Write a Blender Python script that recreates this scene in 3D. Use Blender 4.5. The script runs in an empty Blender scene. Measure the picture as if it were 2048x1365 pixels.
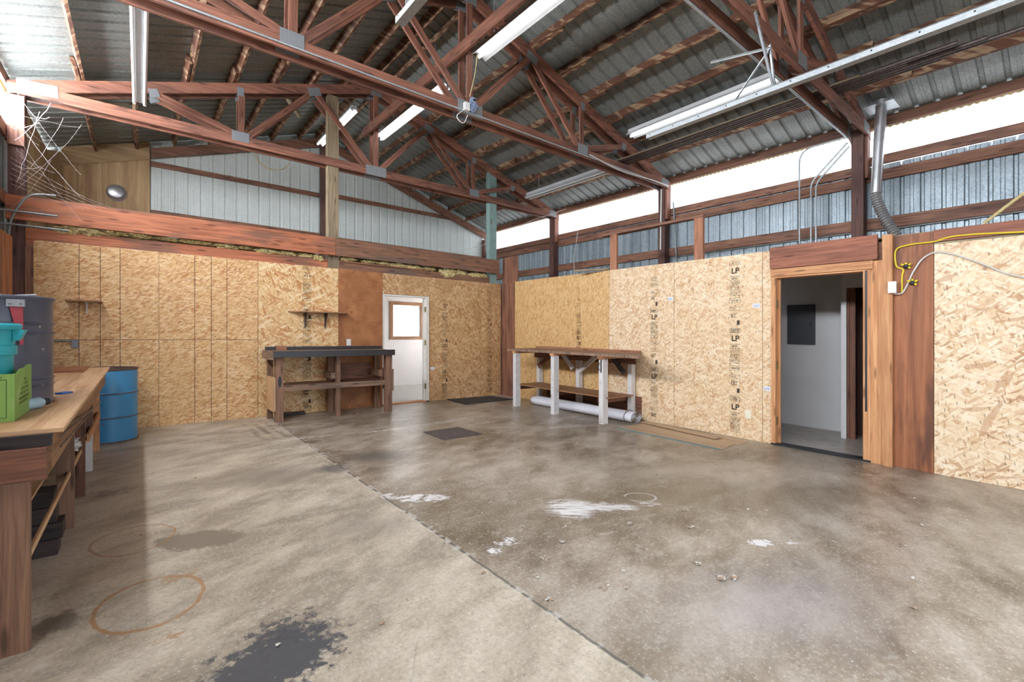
import bpy, math, random
from mathutils import Vector, noise, Matrix

random.seed(7)
SC = bpy.context.scene
COL = SC.collection
GRADE = 0.02025          # the slab and the building on it climb gently towards the back
PI = math.pi

# ------------------------------------------------------------------ materials
def lin(c):
    return tuple(((v/255.)/12.92 if v/255. <= .04045 else ((v/255.+.055)/1.055)**2.4) for v in c)+(1.,)

class NT:
    def __init__(s, name, dim='3D'):
        s.dim = dim
        s.m = bpy.data.materials.new(name); s.m.use_nodes = True
        s.t = s.m.node_tree; s.t.nodes.clear()
        s.out = s.n('ShaderNodeOutputMaterial')
        s.b = s.n('ShaderNodeBsdfPrincipled')
        s.l(s.b.outputs[0], s.out.inputs[0])
    def n(s, typ, **kw):
        nd = s.t.nodes.new(typ)
        for k, v in kw.items(): setattr(nd, k, v)
        return nd
    def l(s, a, b): s.t.links.new(a, b)
    def set(s, sock, v):
        if hasattr(v, 'is_linked') or isinstance(v, bpy.types.NodeSocket): s.l(v, sock)
        else: sock.default_value = v
    def math(s, op, a, b=0., c=None, clamp=False):
        nd = s.n('ShaderNodeMath', operation=op, use_clamp=clamp)
        s.set(nd.inputs[0], a); s.set(nd.inputs[1], b)
        if c is not None: s.set(nd.inputs[2], c)
        return nd.outputs[0]
    def vmath(s, op, a, b=(0, 0, 0)):
        nd = s.n('ShaderNodeVectorMath', operation=op)
        s.set(nd.inputs[0], a); s.set(nd.inputs[1], b)
        return nd.outputs['Value'] if op in ('LENGTH', 'DOT_PRODUCT') else nd.outputs[0]
    def mapping(s, v, loc=(0, 0, 0), rot=(0, 0, 0), sc=(1, 1, 1), typ='POINT'):
        nd = s.n('ShaderNodeMapping', vector_type=typ)
        s.l(v, nd.inputs[0])
        nd.inputs[1].default_value = loc; nd.inputs[2].default_value = rot; nd.inputs[3].default_value = sc
        return nd.outputs[0]
    def rs(s, v, loc=(0, 0, 0), ang=0., sc=(1, 1, 1)):
        """rotate, then scale"""
        return s.mapping(v, loc, (0, 0, ang), tuple(1./q for q in sc), 'TEXTURE')
    def noise(s, v, scale=5., detail=4., rough=.55, dist=0., color=False):
        nd = s.n('ShaderNodeTexNoise', noise_dimensions=s.dim)
        s.l(v, nd.inputs['Vector']); nd.inputs['Scale'].default_value = scale
        nd.inputs['Detail'].default_value = detail; nd.inputs['Roughness'].default_value = rough
        nd.inputs['Distortion'].default_value = dist
        return nd.outputs['Color' if color else 0]
    def voro(s, v, scale=1., feature='F1', out='Distance', rand=1.):
        nd = s.n('ShaderNodeTexVoronoi', feature=feature, voronoi_dimensions=s.dim)
        s.l(v, nd.inputs['Vector']); nd.inputs['Scale'].default_value = scale
        nd.inputs['Randomness'].default_value = rand
        return nd.outputs[out]
    def mr(s, v, a, b, c=0., d=1.):
        nd = s.n('ShaderNodeMapRange'); s.set(nd.inputs[0], v)
        for i, x in enumerate((a, b, c, d)): nd.inputs[1+i].default_value = x
        return nd.outputs[0]
    def ramp(s, f, stops, interp='LINEAR'):
        nd = s.n('ShaderNodeValToRGB'); r = nd.color_ramp; r.interpolation = interp
        while len(r.elements) > 1: r.elements.remove(r.elements[0])
        r.elements[0].position = stops[0][0]; r.elements[0].color = stops[0][1]
        for p, c in stops[1:]:
            e = r.elements.new(p); e.color = c
        s.set(nd.inputs[0], f)
        return nd.outputs[0]
    def mix(s, f, a, b, mode='MIX'):
        nd = s.n('ShaderNodeMix', data_type='RGBA', blend_type=mode)
        s.set(nd.inputs[0], f); s.set(nd.inputs[6], a); s.set(nd.inputs[7], b)
        return nd.outputs[2]
    def bump(s, h, strength=.3, dist=.01):
        nd = s.n('ShaderNodeBump'); s.l(h, nd.inputs['Height'])
        nd.inputs['Strength'].default_value = strength; nd.inputs['Distance'].default_value = dist
        s.l(nd.outputs[0], s.b.inputs['Normal'])
    def uv(s): return s.n('ShaderNodeUVMap').outputs[0]
    def obj(s): return s.n('ShaderNodeTexCoord').outputs['Object']
    def rnd(s): return s.n('ShaderNodeObjectInfo').outputs['Random']
    def uvr(s):
        """UV (metres) shifted by a random amount per object"""
        r = s.rnd()
        cmb = s.n('ShaderNodeCombineXYZ')
        s.l(s.math('MULTIPLY', r, 37.), cmb.inputs[0]); s.l(s.math('MULTIPLY', r, 91.), cmb.inputs[1])
        return s.vmath('ADD', s.uv(), cmb.outputs[0])
    def done(s, color=None, rough=.6, metal=0., spec=None):
        if color is not None: s.set(s.b.inputs['Base Color'], color)
        s.set(s.b.inputs['Roughness'], rough); s.set(s.b.inputs['Metallic'], metal)
        if spec is not None: s.b.inputs['Specular IOR Level'].default_value = spec
        return s.m

MAT = {}
def plain(name, c, rough=.6, metal=0., var=.12, scale=6.):
    k = NT(name)
    v = k.obj()
    f = k.noise(v, scale, 5., .6)
    a = lin(c)
    d = tuple(x*(1-var*2.2) for x in a[:3])+(1.,); e = tuple(min(1, x*(1+var)) for x in a[:3])+(1.,)
    MAT[name] = k.done(k.ramp(f, [(.3, d), (.7, e)]), rough, metal)

def emit(name, c, strength):
    k = NT(name)
    k.b.inputs['Base Color'].default_value = lin(c)
    k.b.inputs['Emission Color'].default_value = lin(c)
    k.b.inputs['Emission Strength'].default_value = strength
    MAT[name] = k.done(None, .5)

def wood(name, dark, light, stain=None, stain_amt=.5, rough=.65, knots=True, gs=1.):
    k = NT(name, '2D')
    v = k.uvr()
    g = k.noise(k.mapping(v, sc=(1.6*gs, 34.*gs, 1)), 1., 6., .62, .6)
    fine = k.noise(k.mapping(v, sc=(4., 160., 1)), 1., 3., .6)
    f = k.math('ADD', k.math('MULTIPLY', g, .75), k.math('MULTIPLY', fine, .25))
    col = k.ramp(f, [(.32, lin(dark)), (.62, lin(light))])
    tone = k.noise(k.mapping(v, sc=(.9, 5., 1)), 1., 3., .6)
    if stain is not None:
        col = k.mix(k.mr(tone, .52, .66, 0., stain_amt), col, lin(stain))
    if knots:
        kd = k.voro(k.mapping(v, sc=(1.5, 7.5, 1)), 1.)
        ring = k.mr(kd, .05, .13, .75, 0.)
        col = k.mix(ring, col, tuple(x*.45 for x in lin(dark)[:3])+(1.,))
    hue = k.mr(k.rnd(), 0., 1., .84, 1.12)
    sc = k.n('ShaderNodeCombineXYZ')
    for i in range(3): k.l(hue, sc.inputs[i])
    col = k.mix(1., col, sc.outputs[0], 'MULTIPLY')
    k.bump(f, .18, .004)
    MAT[name] = k.done(col, rough)

def osb(name, base, cols, ang, spread, dark=.5, stain=None, accent=.75, fs=1.):
    """strand board: four layers of stretched voronoi flakes in metres"""
    k = NT(name, '2D')
    v = k.uvr()
    wob = k.vmath('SCALE', k.vmath('SUBTRACT', k.noise(v, 14., 2., .5, 0., True), (.5, .5, .5)))
    wob.node.inputs[3].default_value = .012
    v2 = k.vmath('ADD', v, wob)
    col = k.ramp(k.noise(k.rs(v2, ang=ang, sc=(8, 60, 1)), 1., 4., .6), [(.3, lin(cols[0])), (.7, lin(base))])
    lay = [(q[0], q[1]*fs, q[2]*fs, q[3]) for q in ((0., 11., 48., .0), (1.1, 13., 56., .30), (-.9, 10., 42., .40), (.5, 16., 72., .45), (-.45, 11., 50., .55), (1.55, 14., 56., .55))]
    for i, (da, su, sv, th) in enumerate(lay):
        mv = k.rs(v2, (i*3.7, i*1.9, 0), ang+da*spread, (su, sv, 1))
        vc = k.voro(mv, 1., 'F1', 'Color')
        sep = k.n('ShaderNodeSeparateColor'); k.l(vc, sep.inputs[0])
        fl = k.ramp(sep.outputs[0], [(0., lin(cols[1])), (.3, lin(base)), (.55, lin(cols[0])), (.8, lin(cols[2])), (.93, lin(cols[3]))])
        if th <= 0: col = k.mix(.8, col, fl)
        else: col = k.mix(k.mr(sep.outputs[1], th, th+.06, 0., .85), col, fl)
    for j, (da, th, cc) in enumerate(((.5, .935, cols[3]), (-.6, .90, cols[1]), (1.2, .955, cols[3]))):
        mv = k.rs(v2, (j*5.3+2, j*2.9, 0), ang+da*min(1.4, .4+spread)+.3, (6.5*fs, 26*fs, 1))
        sa = k.n('ShaderNodeSeparateColor'); k.l(k.voro(mv, 1., 'F1', 'Color'), sa.inputs[0])
        col = k.mix(k.mr(sa.outputs[0], th, th+.01, 0., accent), col, lin(cc))
    grain = k.noise(k.rs(v2, ang=ang, sc=(10, 120, 1)), 1., 3., .6)
    col = k.mix(k.mr(grain, .35, .6, .14, 0.), col, lin(cols[2]))
    big = k.noise(v, 1.1, 3., .6)
    col = k.mix(k.mr(big, .45, .75, 0., .35), col, lin(cols[0]))
    sp = k.voro(k.rs(v2, ang=ang+.5, sc=(16, 60, 1)), 1., 'F1', 'Color')
    s2 = k.n('ShaderNodeSeparateColor'); k.l(sp, s2.inputs[0])
    ds = k.voro(k.rs(v2, ang=ang+.5, sc=(16, 60, 1)), 1.)
    m = k.math('MULTIPLY', k.mr(s2.outputs[0], .93, .94), k.mr(ds, .2, .4, dark, 0.))
    col = k.mix(m, col, lin((84, 48, 26)))
    if stain:
        col = k.mix(k.mr(k.noise(v, 1.6, 2., .5), .5, .68, 0., .45), col, lin(stain))
    k.bump(grain, .12, .003)
    MAT[name] = k.done(col, .55)

def galv(name, c0, c1, rough=.45, metal=.55, streak=None, along=(1, 1, 1)):
    k = NT(name)
    v = k.obj()
    sp = k.voro(v, 70., 'F1', 'Color')
    s = k.n('ShaderNodeSeparateColor'); k.l(sp, s.inputs[0])
    big = k.noise(v, 1.3, 5., .65)
    f = k.math('ADD', k.math('MULTIPLY', s.outputs[0], .32), k.math('MULTIPLY', big, .68))
    col = k.ramp(f, [(.25, lin(c0)), (.75, lin(c1))])
    if streak:
        st = k.noise(k.mapping(v, sc=along), 1., 4., .6)
        col = k.mix(k.mr(st, .5, .7, 0., .6), col, lin(streak))
    MAT[name] = k.done(col, k.mr(s.outputs[1], 0, 1, rough-.08, rough+.12), metal)

wood('timber_red', (98, 62, 50), (158, 106, 84), (80, 56, 50), .55)
wood('timber_orange', (138, 86, 62), (186, 132, 100), (110, 72, 56), .35)
wood('timber_dark', (68, 46, 42), (110, 76, 66), (54, 42, 42), .5)
wood('timber_girt', (98, 66, 50), (160, 114, 90), (80, 58, 52), .5)
wood('timber_beam', (102, 74, 58), (160, 114, 88), (108, 94, 84), .75)
wood('timber_beam_red', (140, 78, 52), (206, 130, 92), (104, 84, 74), .6)
wood('timber_gray', (112, 98, 78), (164, 146, 116), (96, 84, 70), .4)
wood('timber_fir', (178, 120, 76), (214, 160, 112), (158, 100, 64), .4)
wood('timber_header', (128, 74, 52), (180, 114, 86), (100, 64, 52), .4)
wood('timber_bench', (96, 76, 62), (160, 128, 104), (84, 74, 68), .6)
wood('timber_brown', (88, 56, 42), (138, 92, 70), (66, 46, 40), .5)
wood('timber_leg', (104, 76, 58), (154, 116, 92), (78, 60, 50), .5)
wood('timber_char', (40, 34, 34), (70, 58, 56), (30, 28, 30), .5)
wood('plywood_top', (176, 132, 92), (214, 176, 134), (150, 104, 70), .35, .55, False, .6)
wood('plywood_old', (152, 124, 86), (196, 166, 124), (134, 98, 64), .5, .7, False, .35)
wood('plywood_brown', (124, 74, 46), (176, 112, 74), (78, 50, 40), .7, .6, False, .4)
wood('plywood_red', (106, 68, 52), (152, 106, 84), (80, 54, 46), .6, .6, False, .4)
wood('shelf_wood', (130, 92, 62), (170, 124, 88), (110, 76, 54), .4, .6, False)
wood('vinyl_plank', (150, 122, 94), (192, 164, 134), (164, 140, 116), .4, .45, False)

def purlin_mat():
    k = NT('timber_purlin', '2D')
    v = k.uvr()
    g = k.noise(k.mapping(v, sc=(2., 40., 1)), 1., 5., .6, .5)
    base = k.ramp(g, [(.3, lin((74, 46, 36))), (.65, lin((124, 82, 58)))])
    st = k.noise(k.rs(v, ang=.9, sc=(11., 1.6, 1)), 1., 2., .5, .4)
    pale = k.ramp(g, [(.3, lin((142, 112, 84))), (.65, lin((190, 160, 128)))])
    col = k.mix(k.mr(st, .5, .6, 0., .85), base, pale)  # slanted light and shade stripes from the roof ribs, painted into the wood colour
    dk = k.noise(k.mapping(v, sc=(1.2, 6, 1)), 1., 3., .6)
    col = k.mix(k.mr(dk, .55, .7, 0., .7), col, lin((58, 40, 36)))
    k.bump(g, .15, .004)
    MAT['timber_purlin'] = k.done(col, .7)
purlin_mat()

def painted_wood(name, paint, under, amt=.5, rough=.6):
    k = NT(name, '2D')
    v = k.uvr()
    g = k.noise(k.mapping(v, sc=(3., 22., 1)), 1., 6., .7, .4)
    p = k.ramp(k.noise(v, 9., 4.), [(.3, tuple(x*.86 for x in lin(paint)[:3])+(1.,)), (.7, lin(paint))])
    col = k.mix(k.mr(g, amt, amt+.06), p, lin(under))
    MAT[name] = k.done(col, rough)
painted_wood('paint_white_wood', (222, 218, 216), (120, 96, 84), .64)
painted_wood('paint_aqua_wood', (136, 164, 158), (118, 100, 80), .62)
painted_wood('paint_black_wood', (44, 42, 44), (96, 84, 76), .66, .38)
painted_wood('paint_cream', (232, 228, 218), (206, 198, 184), .7)

osb('osb_ruled', (228, 190, 136), [(220, 176, 120), (244, 218, 174), (206, 154, 98), (186, 118, 68)], .06, .35, .5, None, .45, 1.6)
osb('osb_amber', (232, 198, 144), [(226, 186, 130), (246, 224, 182), (212, 164, 108), (192, 124, 68)], .95, .9)
osb('osb_tan', (210, 174, 128), [(202, 162, 114), (228, 200, 158), (186, 140, 92), (158, 106, 62)], 1.1, .8, .5, (170, 128, 82), .6, 1.2)
osb('osb_golden', (222, 186, 130), [(216, 176, 118), (230, 200, 148), (206, 162, 104), (186, 132, 78)], 1.5, .5, .6, None, .3, 1.2)
osb('osb_pale', (234, 210, 174), [(228, 198, 156), (246, 230, 202), (216, 180, 136), (200, 152, 108)], .9, 1., .55, None, .45, 1.25)
osb('osb_pale_new', (236, 214, 180), [(230, 203, 164), (246, 230, 204), (214, 178, 138), (186, 138, 98)], .9, 1., .55, None, .6, 1.0)

galv('roof_metal', (112, 116, 113), (152, 156, 151), .55, .2, (128, 126, 120), (.6, 5., .6))
galv('wall_metal', (128, 142, 150), (176, 188, 194), .42, .45, (110, 120, 124), (.6, 4., .4))
galv('steel_galv', (164, 170, 172), (192, 197, 199), .42, .5)
galv('steel_dull', (118, 124, 124), (158, 164, 164), .5, .5)
galv('steel_dark', (78, 68, 66), (118, 106, 102), .45, .6)
galv('gable_metal', (196, 204, 200), (222, 228, 224), .5, .05)
plain('duct_steel', (196, 198, 200), .3, .75, .04, 3.)

def gusset_mat():
    k = NT('gusset_steel', '2D')
    v = k.uv()
    d = k.voro(v, 95., 'F1', 'Distance', .15)
    col = k.ramp(d, [(.12, lin((72, 74, 76))), (.4, lin((156, 160, 162)))])
    k.bump(d, .5, .003)
    MAT['gusset_steel'] = k.done(col, .5, .35)
gusset_mat()

plain('fixture_white', (214, 216, 216), .45, 0., .04)
plain('fixture_gray', (186, 188, 190), .5, 0., .05)
plain('tube_off', (238, 240, 240), .3, 0., .01)
plain('socket_white', (200, 200, 196), .5)
plain('drywall', (232, 231, 231), .8, 0., .03, 2.)
plain('drywall_dim', (186, 184, 180), .8, 0., .04, 2.)
plain('tile_floor', (176, 168, 158), .35, 0., .12, 9.)
plain('speckle_floor', (200, 202, 200), .5, 0., .2, 40.)
plain('panel_gray', (86, 88, 94), .5, 0., .06)
plain('white_plastic', (232, 230, 226), .45, 0., .03)
plain('ivory_plastic', (240, 232, 208), .45, 0., .03)
plain('gray_plastic', (142, 146, 152), .5, 0., .05)
plain('teal_plastic', (48, 170, 182), .4, 0., .08)
plain('black_plastic', (36, 38, 42), .45, 0., .1)
plain('blue_plastic', (40, 110, 190), .4)
plain('pale_blue_plastic', (172, 208, 226), .4, 0., .05)
plain('clear_wrap', (212, 214, 216), .25, 0., .1, 20.)
plain('felt_white', (226, 226, 232), .9, 0., .05, 4.)
plain('carpet_backing', (128, 110, 92), .95, 0., .3, 60.)
plain('rubber_mat', (58, 56, 56), .85, 0., .2, 30.)
plain('carpet_mat', (92, 80, 76), .95, 0., .25, 50.)
plain('cord_yellow', (226, 200, 52), .5, 0., .05)
plain('cable_white', (210, 206, 198), .5, 0., .05)
plain('cable_blue', (150, 168, 200), .5, 0., .05)
plain('ink_black', (78, 66, 56), .9, 0., .25, 30.)
plain('ink_faint', (120, 84, 54), .9, 0., .2, 30.)
plain('ink_dark_green', (44, 70, 38), .9)
plain('ink_olive', (128, 138, 70), .9)
plain('paper_white', (226, 228, 236), .8, 0., .03)
plain('ink_blue', (140, 150, 190), .9)
plain('insulation', (224, 206, 146), .95, 0., .35, 30.)
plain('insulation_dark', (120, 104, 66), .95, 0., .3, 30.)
plain('red_paint', (176, 74, 82), .5, 0., .15, 20.)
plain('cobweb_silk', (232, 222, 220), .9, 0., .05)
plain('flake', (206, 200, 190), .9, 0., .15, 30.)
plain('chip', (172, 146, 122), .9, 0., .25, 30.)
plain('void_black', (22, 20, 20), .9)
plain('brass_hinge', (150, 132, 90), .45, .5)
plain('foam_closure', (214, 196, 140), .8, 0., .15, 30.)
plain('teal_edge', (80, 130, 138), .6)
plain('cinder', (150, 148, 142), .9)

def cardboard():
    k = NT('green_cardboard', '2D')
    v = k.uv()
    st = k.noise(k.mapping(v, sc=(120, 1, 1)), 1., 1.)
    big = k.noise(v, 6., 4.)
    col = k.mix(k.mr(st, .4, .6, 0., .25), lin((136, 176, 92)), lin((116, 158, 76)))
    col = k.mix(k.mr(big, .55, .75, 0., .5), col, lin((166, 198, 126)))
    MAT['green_cardboard'] = k.done(col, .75)
cardboard()

def drum(name, c, rust, amt, rough, spots=None):
    k = NT(name)
    v = k.obj()
    n1 = k.noise(v, 16., 6., .75)
    n2 = k.noise(k.mapping(v, sc=(30, 30, 5)), 1., 4., .6)
    base = k.ramp(k.noise(v, 3., 4.), [(.3, tuple(x*.82 for x in lin(c)[:3])+(1.,)), (.7, lin(c))])
    m = k.math('MULTIPLY', k.mr(n1, amt, amt+.08), k.mr(n2, .42, .5))
    col = k.mix(m, base, lin(rust))
    if spots:
        sp = k.voro(v, 13.)
        col = k.mix(k.math('MULTIPLY', k.mr(sp, .16, .24, 1., 0.), k.mr(n1, .53, .58)), col, lin(spots))
    MAT[name] = k.done(col, rough)
drum('drum_blue', (66, 148, 200), (116, 86, 72), .60, .42)
drum('drum_black', (84, 88, 104), (96, 90, 90), .62, .36, (180, 176, 166))
plain('drum_rust', (118, 96, 86), .7, .2, .25, 20.)

def pegboard():
    k = NT('pegboard', '2D')
    v = k.uv()
    d = k.voro(v, 39.4, 'F1', 'Distance', 0.)
    base = k.ramp(k.noise(v, 5., 4.), [(.3, lin((158, 100, 58))), (.7, lin((186, 126, 78)))])
    w1 = k.noise(k.mapping(v, sc=(1.3, .8, 1)), 2.2, 3., .5, .5)
    edge = k.math('SUBTRACT', 1., k.mr(k.math('ABSOLUTE', k.math('SUBTRACT', w1, .52)), 0., .016))
    base = k.mix(k.math('MULTIPLY', edge, .55), base, lin((108, 56, 38)))
    base = k.mix(k.mr(w1, .52, .56, 0., .22), base, lin((140, 84, 52)))
    col = k.mix(k.mr(d, .13, .17, 1., 0.), base, lin((62, 36, 22)))
    MAT['pegboard'] = k.done(col, .6)
pegboard()

def fiberglass(name, strength):
    k = NT(name)
    v = k.obj()
    st = k.noise(k.mapping(v, sc=(.1, 9., .1)), 1., 2.)
    c = k.mix(k.mr(st, .4, .65, 0., 1.), lin((246, 248, 255)), lin((226, 236, 246)))
    k.l(c, k.b.inputs['Emission Color'])
    k.b.inputs['Emission Strength'].default_value = strength
    MAT[name] = k.done(lin((150, 155, 160)), .6)
fiberglass('fiberglass_shady_side', 1.9)
fiberglass('fiberglass_sunny_side', 28.)
emit('tube_lit', (250, 252, 255), 3.2)
emit('blind_lit', (252, 253, 255), 2.2)
emit('blind_fill', (252, 253, 255), 8.)  # glow for the added side window of the far room
emit('blind_lit_warm', (255, 246, 226), 1.1)

def glass():
    k = NT('window_glass')
    k.b.inputs['Transmission Weight'].default_value = 1.
    k.b.inputs['IOR'].default_value = 1.1
    MAT['window_glass'] = k.done((.95, .97, .97, 1), .02)
glass()

def concrete():
    k = NT('concrete', '2D')
    P = k.obj()
    nz = k.noise(P, 3.2, 4., .65, 0., True)
    ns = k.vmath('SUBTRACT', nz, (.5, .5, .5))
    sA = k.vmath('SCALE', ns); sA.node.inputs[3].default_value = .45
    PA = k.vmath('ADD', P, sA)
    sC = k.vmath('SCALE', ns); sC.node.inputs[3].default_value = .06
    PC = k.vmath('ADD', P, sC)
    nz2 = k.noise(P, 16., 3., .7, 0., True)
    n2 = k.vmath('SUBTRACT', nz2, (.5, .5, .5))
    sB = k.vmath('SCALE', n2); sB.node.inputs[3].default_value = .16
    PB = k.vmath('ADD', P, sB)
    sep = k.n('ShaderNodeSeparateXYZ'); k.l(P, sep.inputs[0])
    # two pours: the pale slab on the left of the joint, the browner one on the right
    big = k.noise(P, .55, 5., .6)
    mid = k.noise(k.rs(P, ang=.5, sc=(1., 2.2, 1)), 1.6, 5., .65)
    fine = k.noise(P, 34., 3., .75)
    left = k.ramp(k.math('ADD', k.math('MULTIPLY', big, .4), k.math('MULTIPLY', mid, .6)),
                  [(.38, lin((156, 144, 126))), (.5, lin((190, 177, 156))), (.62, lin((212, 200, 180)))])
    right = k.ramp(k.math('ADD', k.math('MULTIPLY', big, .5), k.math('MULTIPLY', mid, .5)),
                   [(.37, lin((118, 104, 86))), (.48, lin((156, 142, 124))), (.62, lin((188, 176, 160)))])
    side = k.mr(sep.outputs[0], 1.555, 1.575)
    col = k.mix(side, left, right)
    # darker, oilier middle of the brown pour further in
    oil = k.noise(k.mapping(PA, sc=(1, .8, 1)), .75, 4., .6)
    far = k.math('MULTIPLY', k.math('MULTIPLY', side, k.mr(oil, .45, .62)), k.mr(sep.outputs[1], .2, 2.4))
    col = k.mix(k.math('MULTIPLY', far, .55), col, lin((104, 88, 62)))
    col = k.mix(k.mr(fine, .32, .6, .24, 0.), col, lin((96, 88, 78)))
    strk = k.noise(k.rs(PC, ang=-.12, sc=(2.2, 7, 1)), 1., 6., .8)
    col = k.mix(k.mr(strk, .52, .70, 0., .26), col, lin((210, 202, 188)))
    col = k.mix(k.mr(strk, .47, .33, 0., .14), col, lin((98, 88, 76)))
    frk = k.noise(P, 55., 2., .8)
    col = k.mix(k.mr(frk, .63, .68, 0., .5), col, lin((216, 210, 200)))
    col = k.mix(k.mr(frk, .36, .31, 0., .3), col, lin((84, 76, 66)))
    wear = k.noise(P, 7., 4., .7)
    col = k.mix(k.mr(wear, .60, .72, 0., .35), col, lin((200, 194, 182)))
    def blob(V, x, y, a, b, rot, c, amt, soft=.3, ring=None, gate=None):
        nonlocal col
        L = k.vmath('LENGTH', k.mapping(V, (x, y, 0), (0, 0, rot), (a, b, 1000.), 'TEXTURE'))
        if ring:
            f = k.mr(k.math('ABSOLUTE', k.math('SUBTRACT', L, 1.)), ring*.4, ring, amt, 0.)
        else:
            f = k.mr(L, 1.-soft, 1.+soft*.4, amt, 0.)
        if gate is not None: f = k.math('MULTIPLY', f, gate)
        col = k.mix(f, col, lin(c))
    sD = k.vmath('SCALE', n2); sD.node.inputs[3].default_value = .42
    PD = k.vmath('ADD', P, sD)
    gate = k.mr(k.noise(k.rs(P, ang=-.68, sc=(3, 26, 1)), 1., 5., .7), .40, .50)
    gate2 = k.mr(k.noise(P, 11., 5., .7), .40, .52)
    gate3 = k.mr(k.noise(P, 5., 4., .6), .42, .56)
    DK = (78, 76, 76); WH = (226, 224, 222); RU = (164, 116, 66); GY = (126, 116, 102)
    blob(PD, .42, 2.09, .30, .20, .35, (74, 76, 80), .95, .22)            # black paint at the front
    blob(PD, .52, 2.30, .12, .10, .2, (74, 76, 80), .85, .3)
    blob(PB, .30, 3.60, .27, .15, -.5, GY, .92, .15)
    blob(PB, .93, 4.80, .52, .36, -.5, (134, 124, 112), .75, .6)
    blob(PA, .35, 4.9, .35, .2, -.5, (140, 130, 116), .6, .6)
    blob(PB, 2.0, 4.85, .34, .26, -.4, (98, 92, 86), .8, .6)
    blob(PB, 1.5, 4.65, .16, .18, 0, (92, 92, 92), .75, .5)
    blob(PB, 1.25, 3.15, .35, .2, -.6, (140, 130, 118), .5, .6)
    for i in range(4):
        blob(P, 1.18+i*.13, 6.95, .05, .75, .04, (92, 86, 80), .6, .7, None, gate3)
    blob(PA, .75, 7.15, .5, .13, -.3, (110, 102, 94), .5, .6)
    blob(PC, -.03, 3.85, .21, .24, 0, RU, .65, .2, .045)                    # rust rings
    blob(PC, .045, 2.93, .215, .255, 0, RU, .75, .2, .065, k.mr(k.noise(P, 3., 2.), .34, .5))
    blob(PB, .11, 2.55, .06, .03, .4, RU, .6, .4)
    blob(PB, .20, 3.13, .12, .02, .25, RU, .6, .4)
    blob(PB, -.18, 5.07, .17, .12, 0, (112, 84, 84), .6, .4, None, gate2)
    blob(PB, -.31, 2.98, .11, .10, 0, (84, 80, 72), .7, .4)
    blob(PB, 1.80, 3.42, .24, .09, -.60, WH, .9, .2, None, gate2)          # white spills
    blob(PB, 1.60, 3.62, .06, .07, 0, WH, .7, .3, None, gate2)
    blob(PB, 2.63, 2.52, .20, .20, -.68, WH, .95, .35, None, gate)
    blob(PB, 2.88, 2.36, .24, .09, -.68, WH, .9, .35, None, gate)
    blob(P, 3.27, 2.34, .13, .10, -.6, WH, .8, .2, .09, k.mr(k.noise(P, 4., 1.), .4, .5))
    blob(PB, 3.20, 2.20, .10, .04, -.68, WH, .9, .3, None, gate)
    blob(PB, 3.19, 1.345, .085, .045, -.68, WH, .95, .15)
    blob(PB, 3.36, 1.21, .08, .02, -.7, WH, .8, .4, None, gate2)
    blob(PB, 1.87, 2.37, .07, .05, .2, WH, .95, .25, None, gate2)
    blob(PB, 1.74, 2.33, .05, .04, .2, WH, .95, .25, None, gate2)
    blob(PB, 1.62, 6.2, .5, .04, -.1, (210, 206, 196), .6, .5, None, gate2)
    blob(PB, 1.35, 5.75, .35, .06, -.15, (206, 200, 188), .5, .5, None, gate2)
    blob(PB, 2.6, 6.05, .34, .035, -.05, WH, .7, .5, None, gate2)
    blob(PB, 5.0, 5.2, .35, .14, .3, (196, 192, 184), .6, .6, None, gate2)
    blob(PB, 4.9, 4.75, .5, .10, -.4, (190, 184, 174), .6, .6, None, gate2)
    blob(PB, 3.6, 6.1, .7, .10, .1, (196, 194, 188), .5, .6, None, gate2)
    blob(PB, 4.2, 2.6, .9, .16, -.4, (178, 168, 154), .45, .7)
    blob(PA, 4.6, 1.4, 1.0, .28, -.3, (110, 96, 76), .5, .7)
    blob(PA, 3.7, 2.2, 1.0, .35, -.4, (106, 92, 70), .45, .7)
    blob(PA, 2.55, 1.0, .7, .35, -.3, (166, 160, 160), .5, .8)
    blob(PA, 5.4, 1.9, .8, .2, .1, (168, 156, 138), .5, .7)
    # saw joint
    wob = k.math('MULTIPLY', k.math('SUBTRACT', k.noise(P, 9., 3.), .5), .02)
    jd = k.math('ABSOLUTE', k.math('SUBTRACT', k.math('ADD', sep.outputs[0], wob), 1.565))
    col = k.mix(k.mr(jd, .005, .012, .8, 0.), col, lin((92, 90, 86)))
    edge = k.math('MULTIPLY', k.mr(jd, .012, .03, 1., 0.), k.mr(k.noise(P, 13., 4.), .5, .6))
    col = k.mix(k.math('MULTIPLY', edge, .6), col, lin((206, 202, 192)))
    # hairline cracks
    cr = k.voro(PC, .38, 'DISTANCE_TO_EDGE')
    col = k.mix(k.math('MULTIPLY', k.mr(cr, 0., .003, .4, 0.), k.mr(oil, .5, .6)), col, lin((92, 84, 76)))
    k.bump(fine, .12, .003)
    ro = k.math('ADD', k.mr(k.noise(P, .9, 2., .5), .3, .7, .30, .40), k.math('MULTIPLY', k.math('SUBTRACT', 1., side), .12))
    MAT['concrete'] = k.done(col, ro)
concrete()

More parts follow.
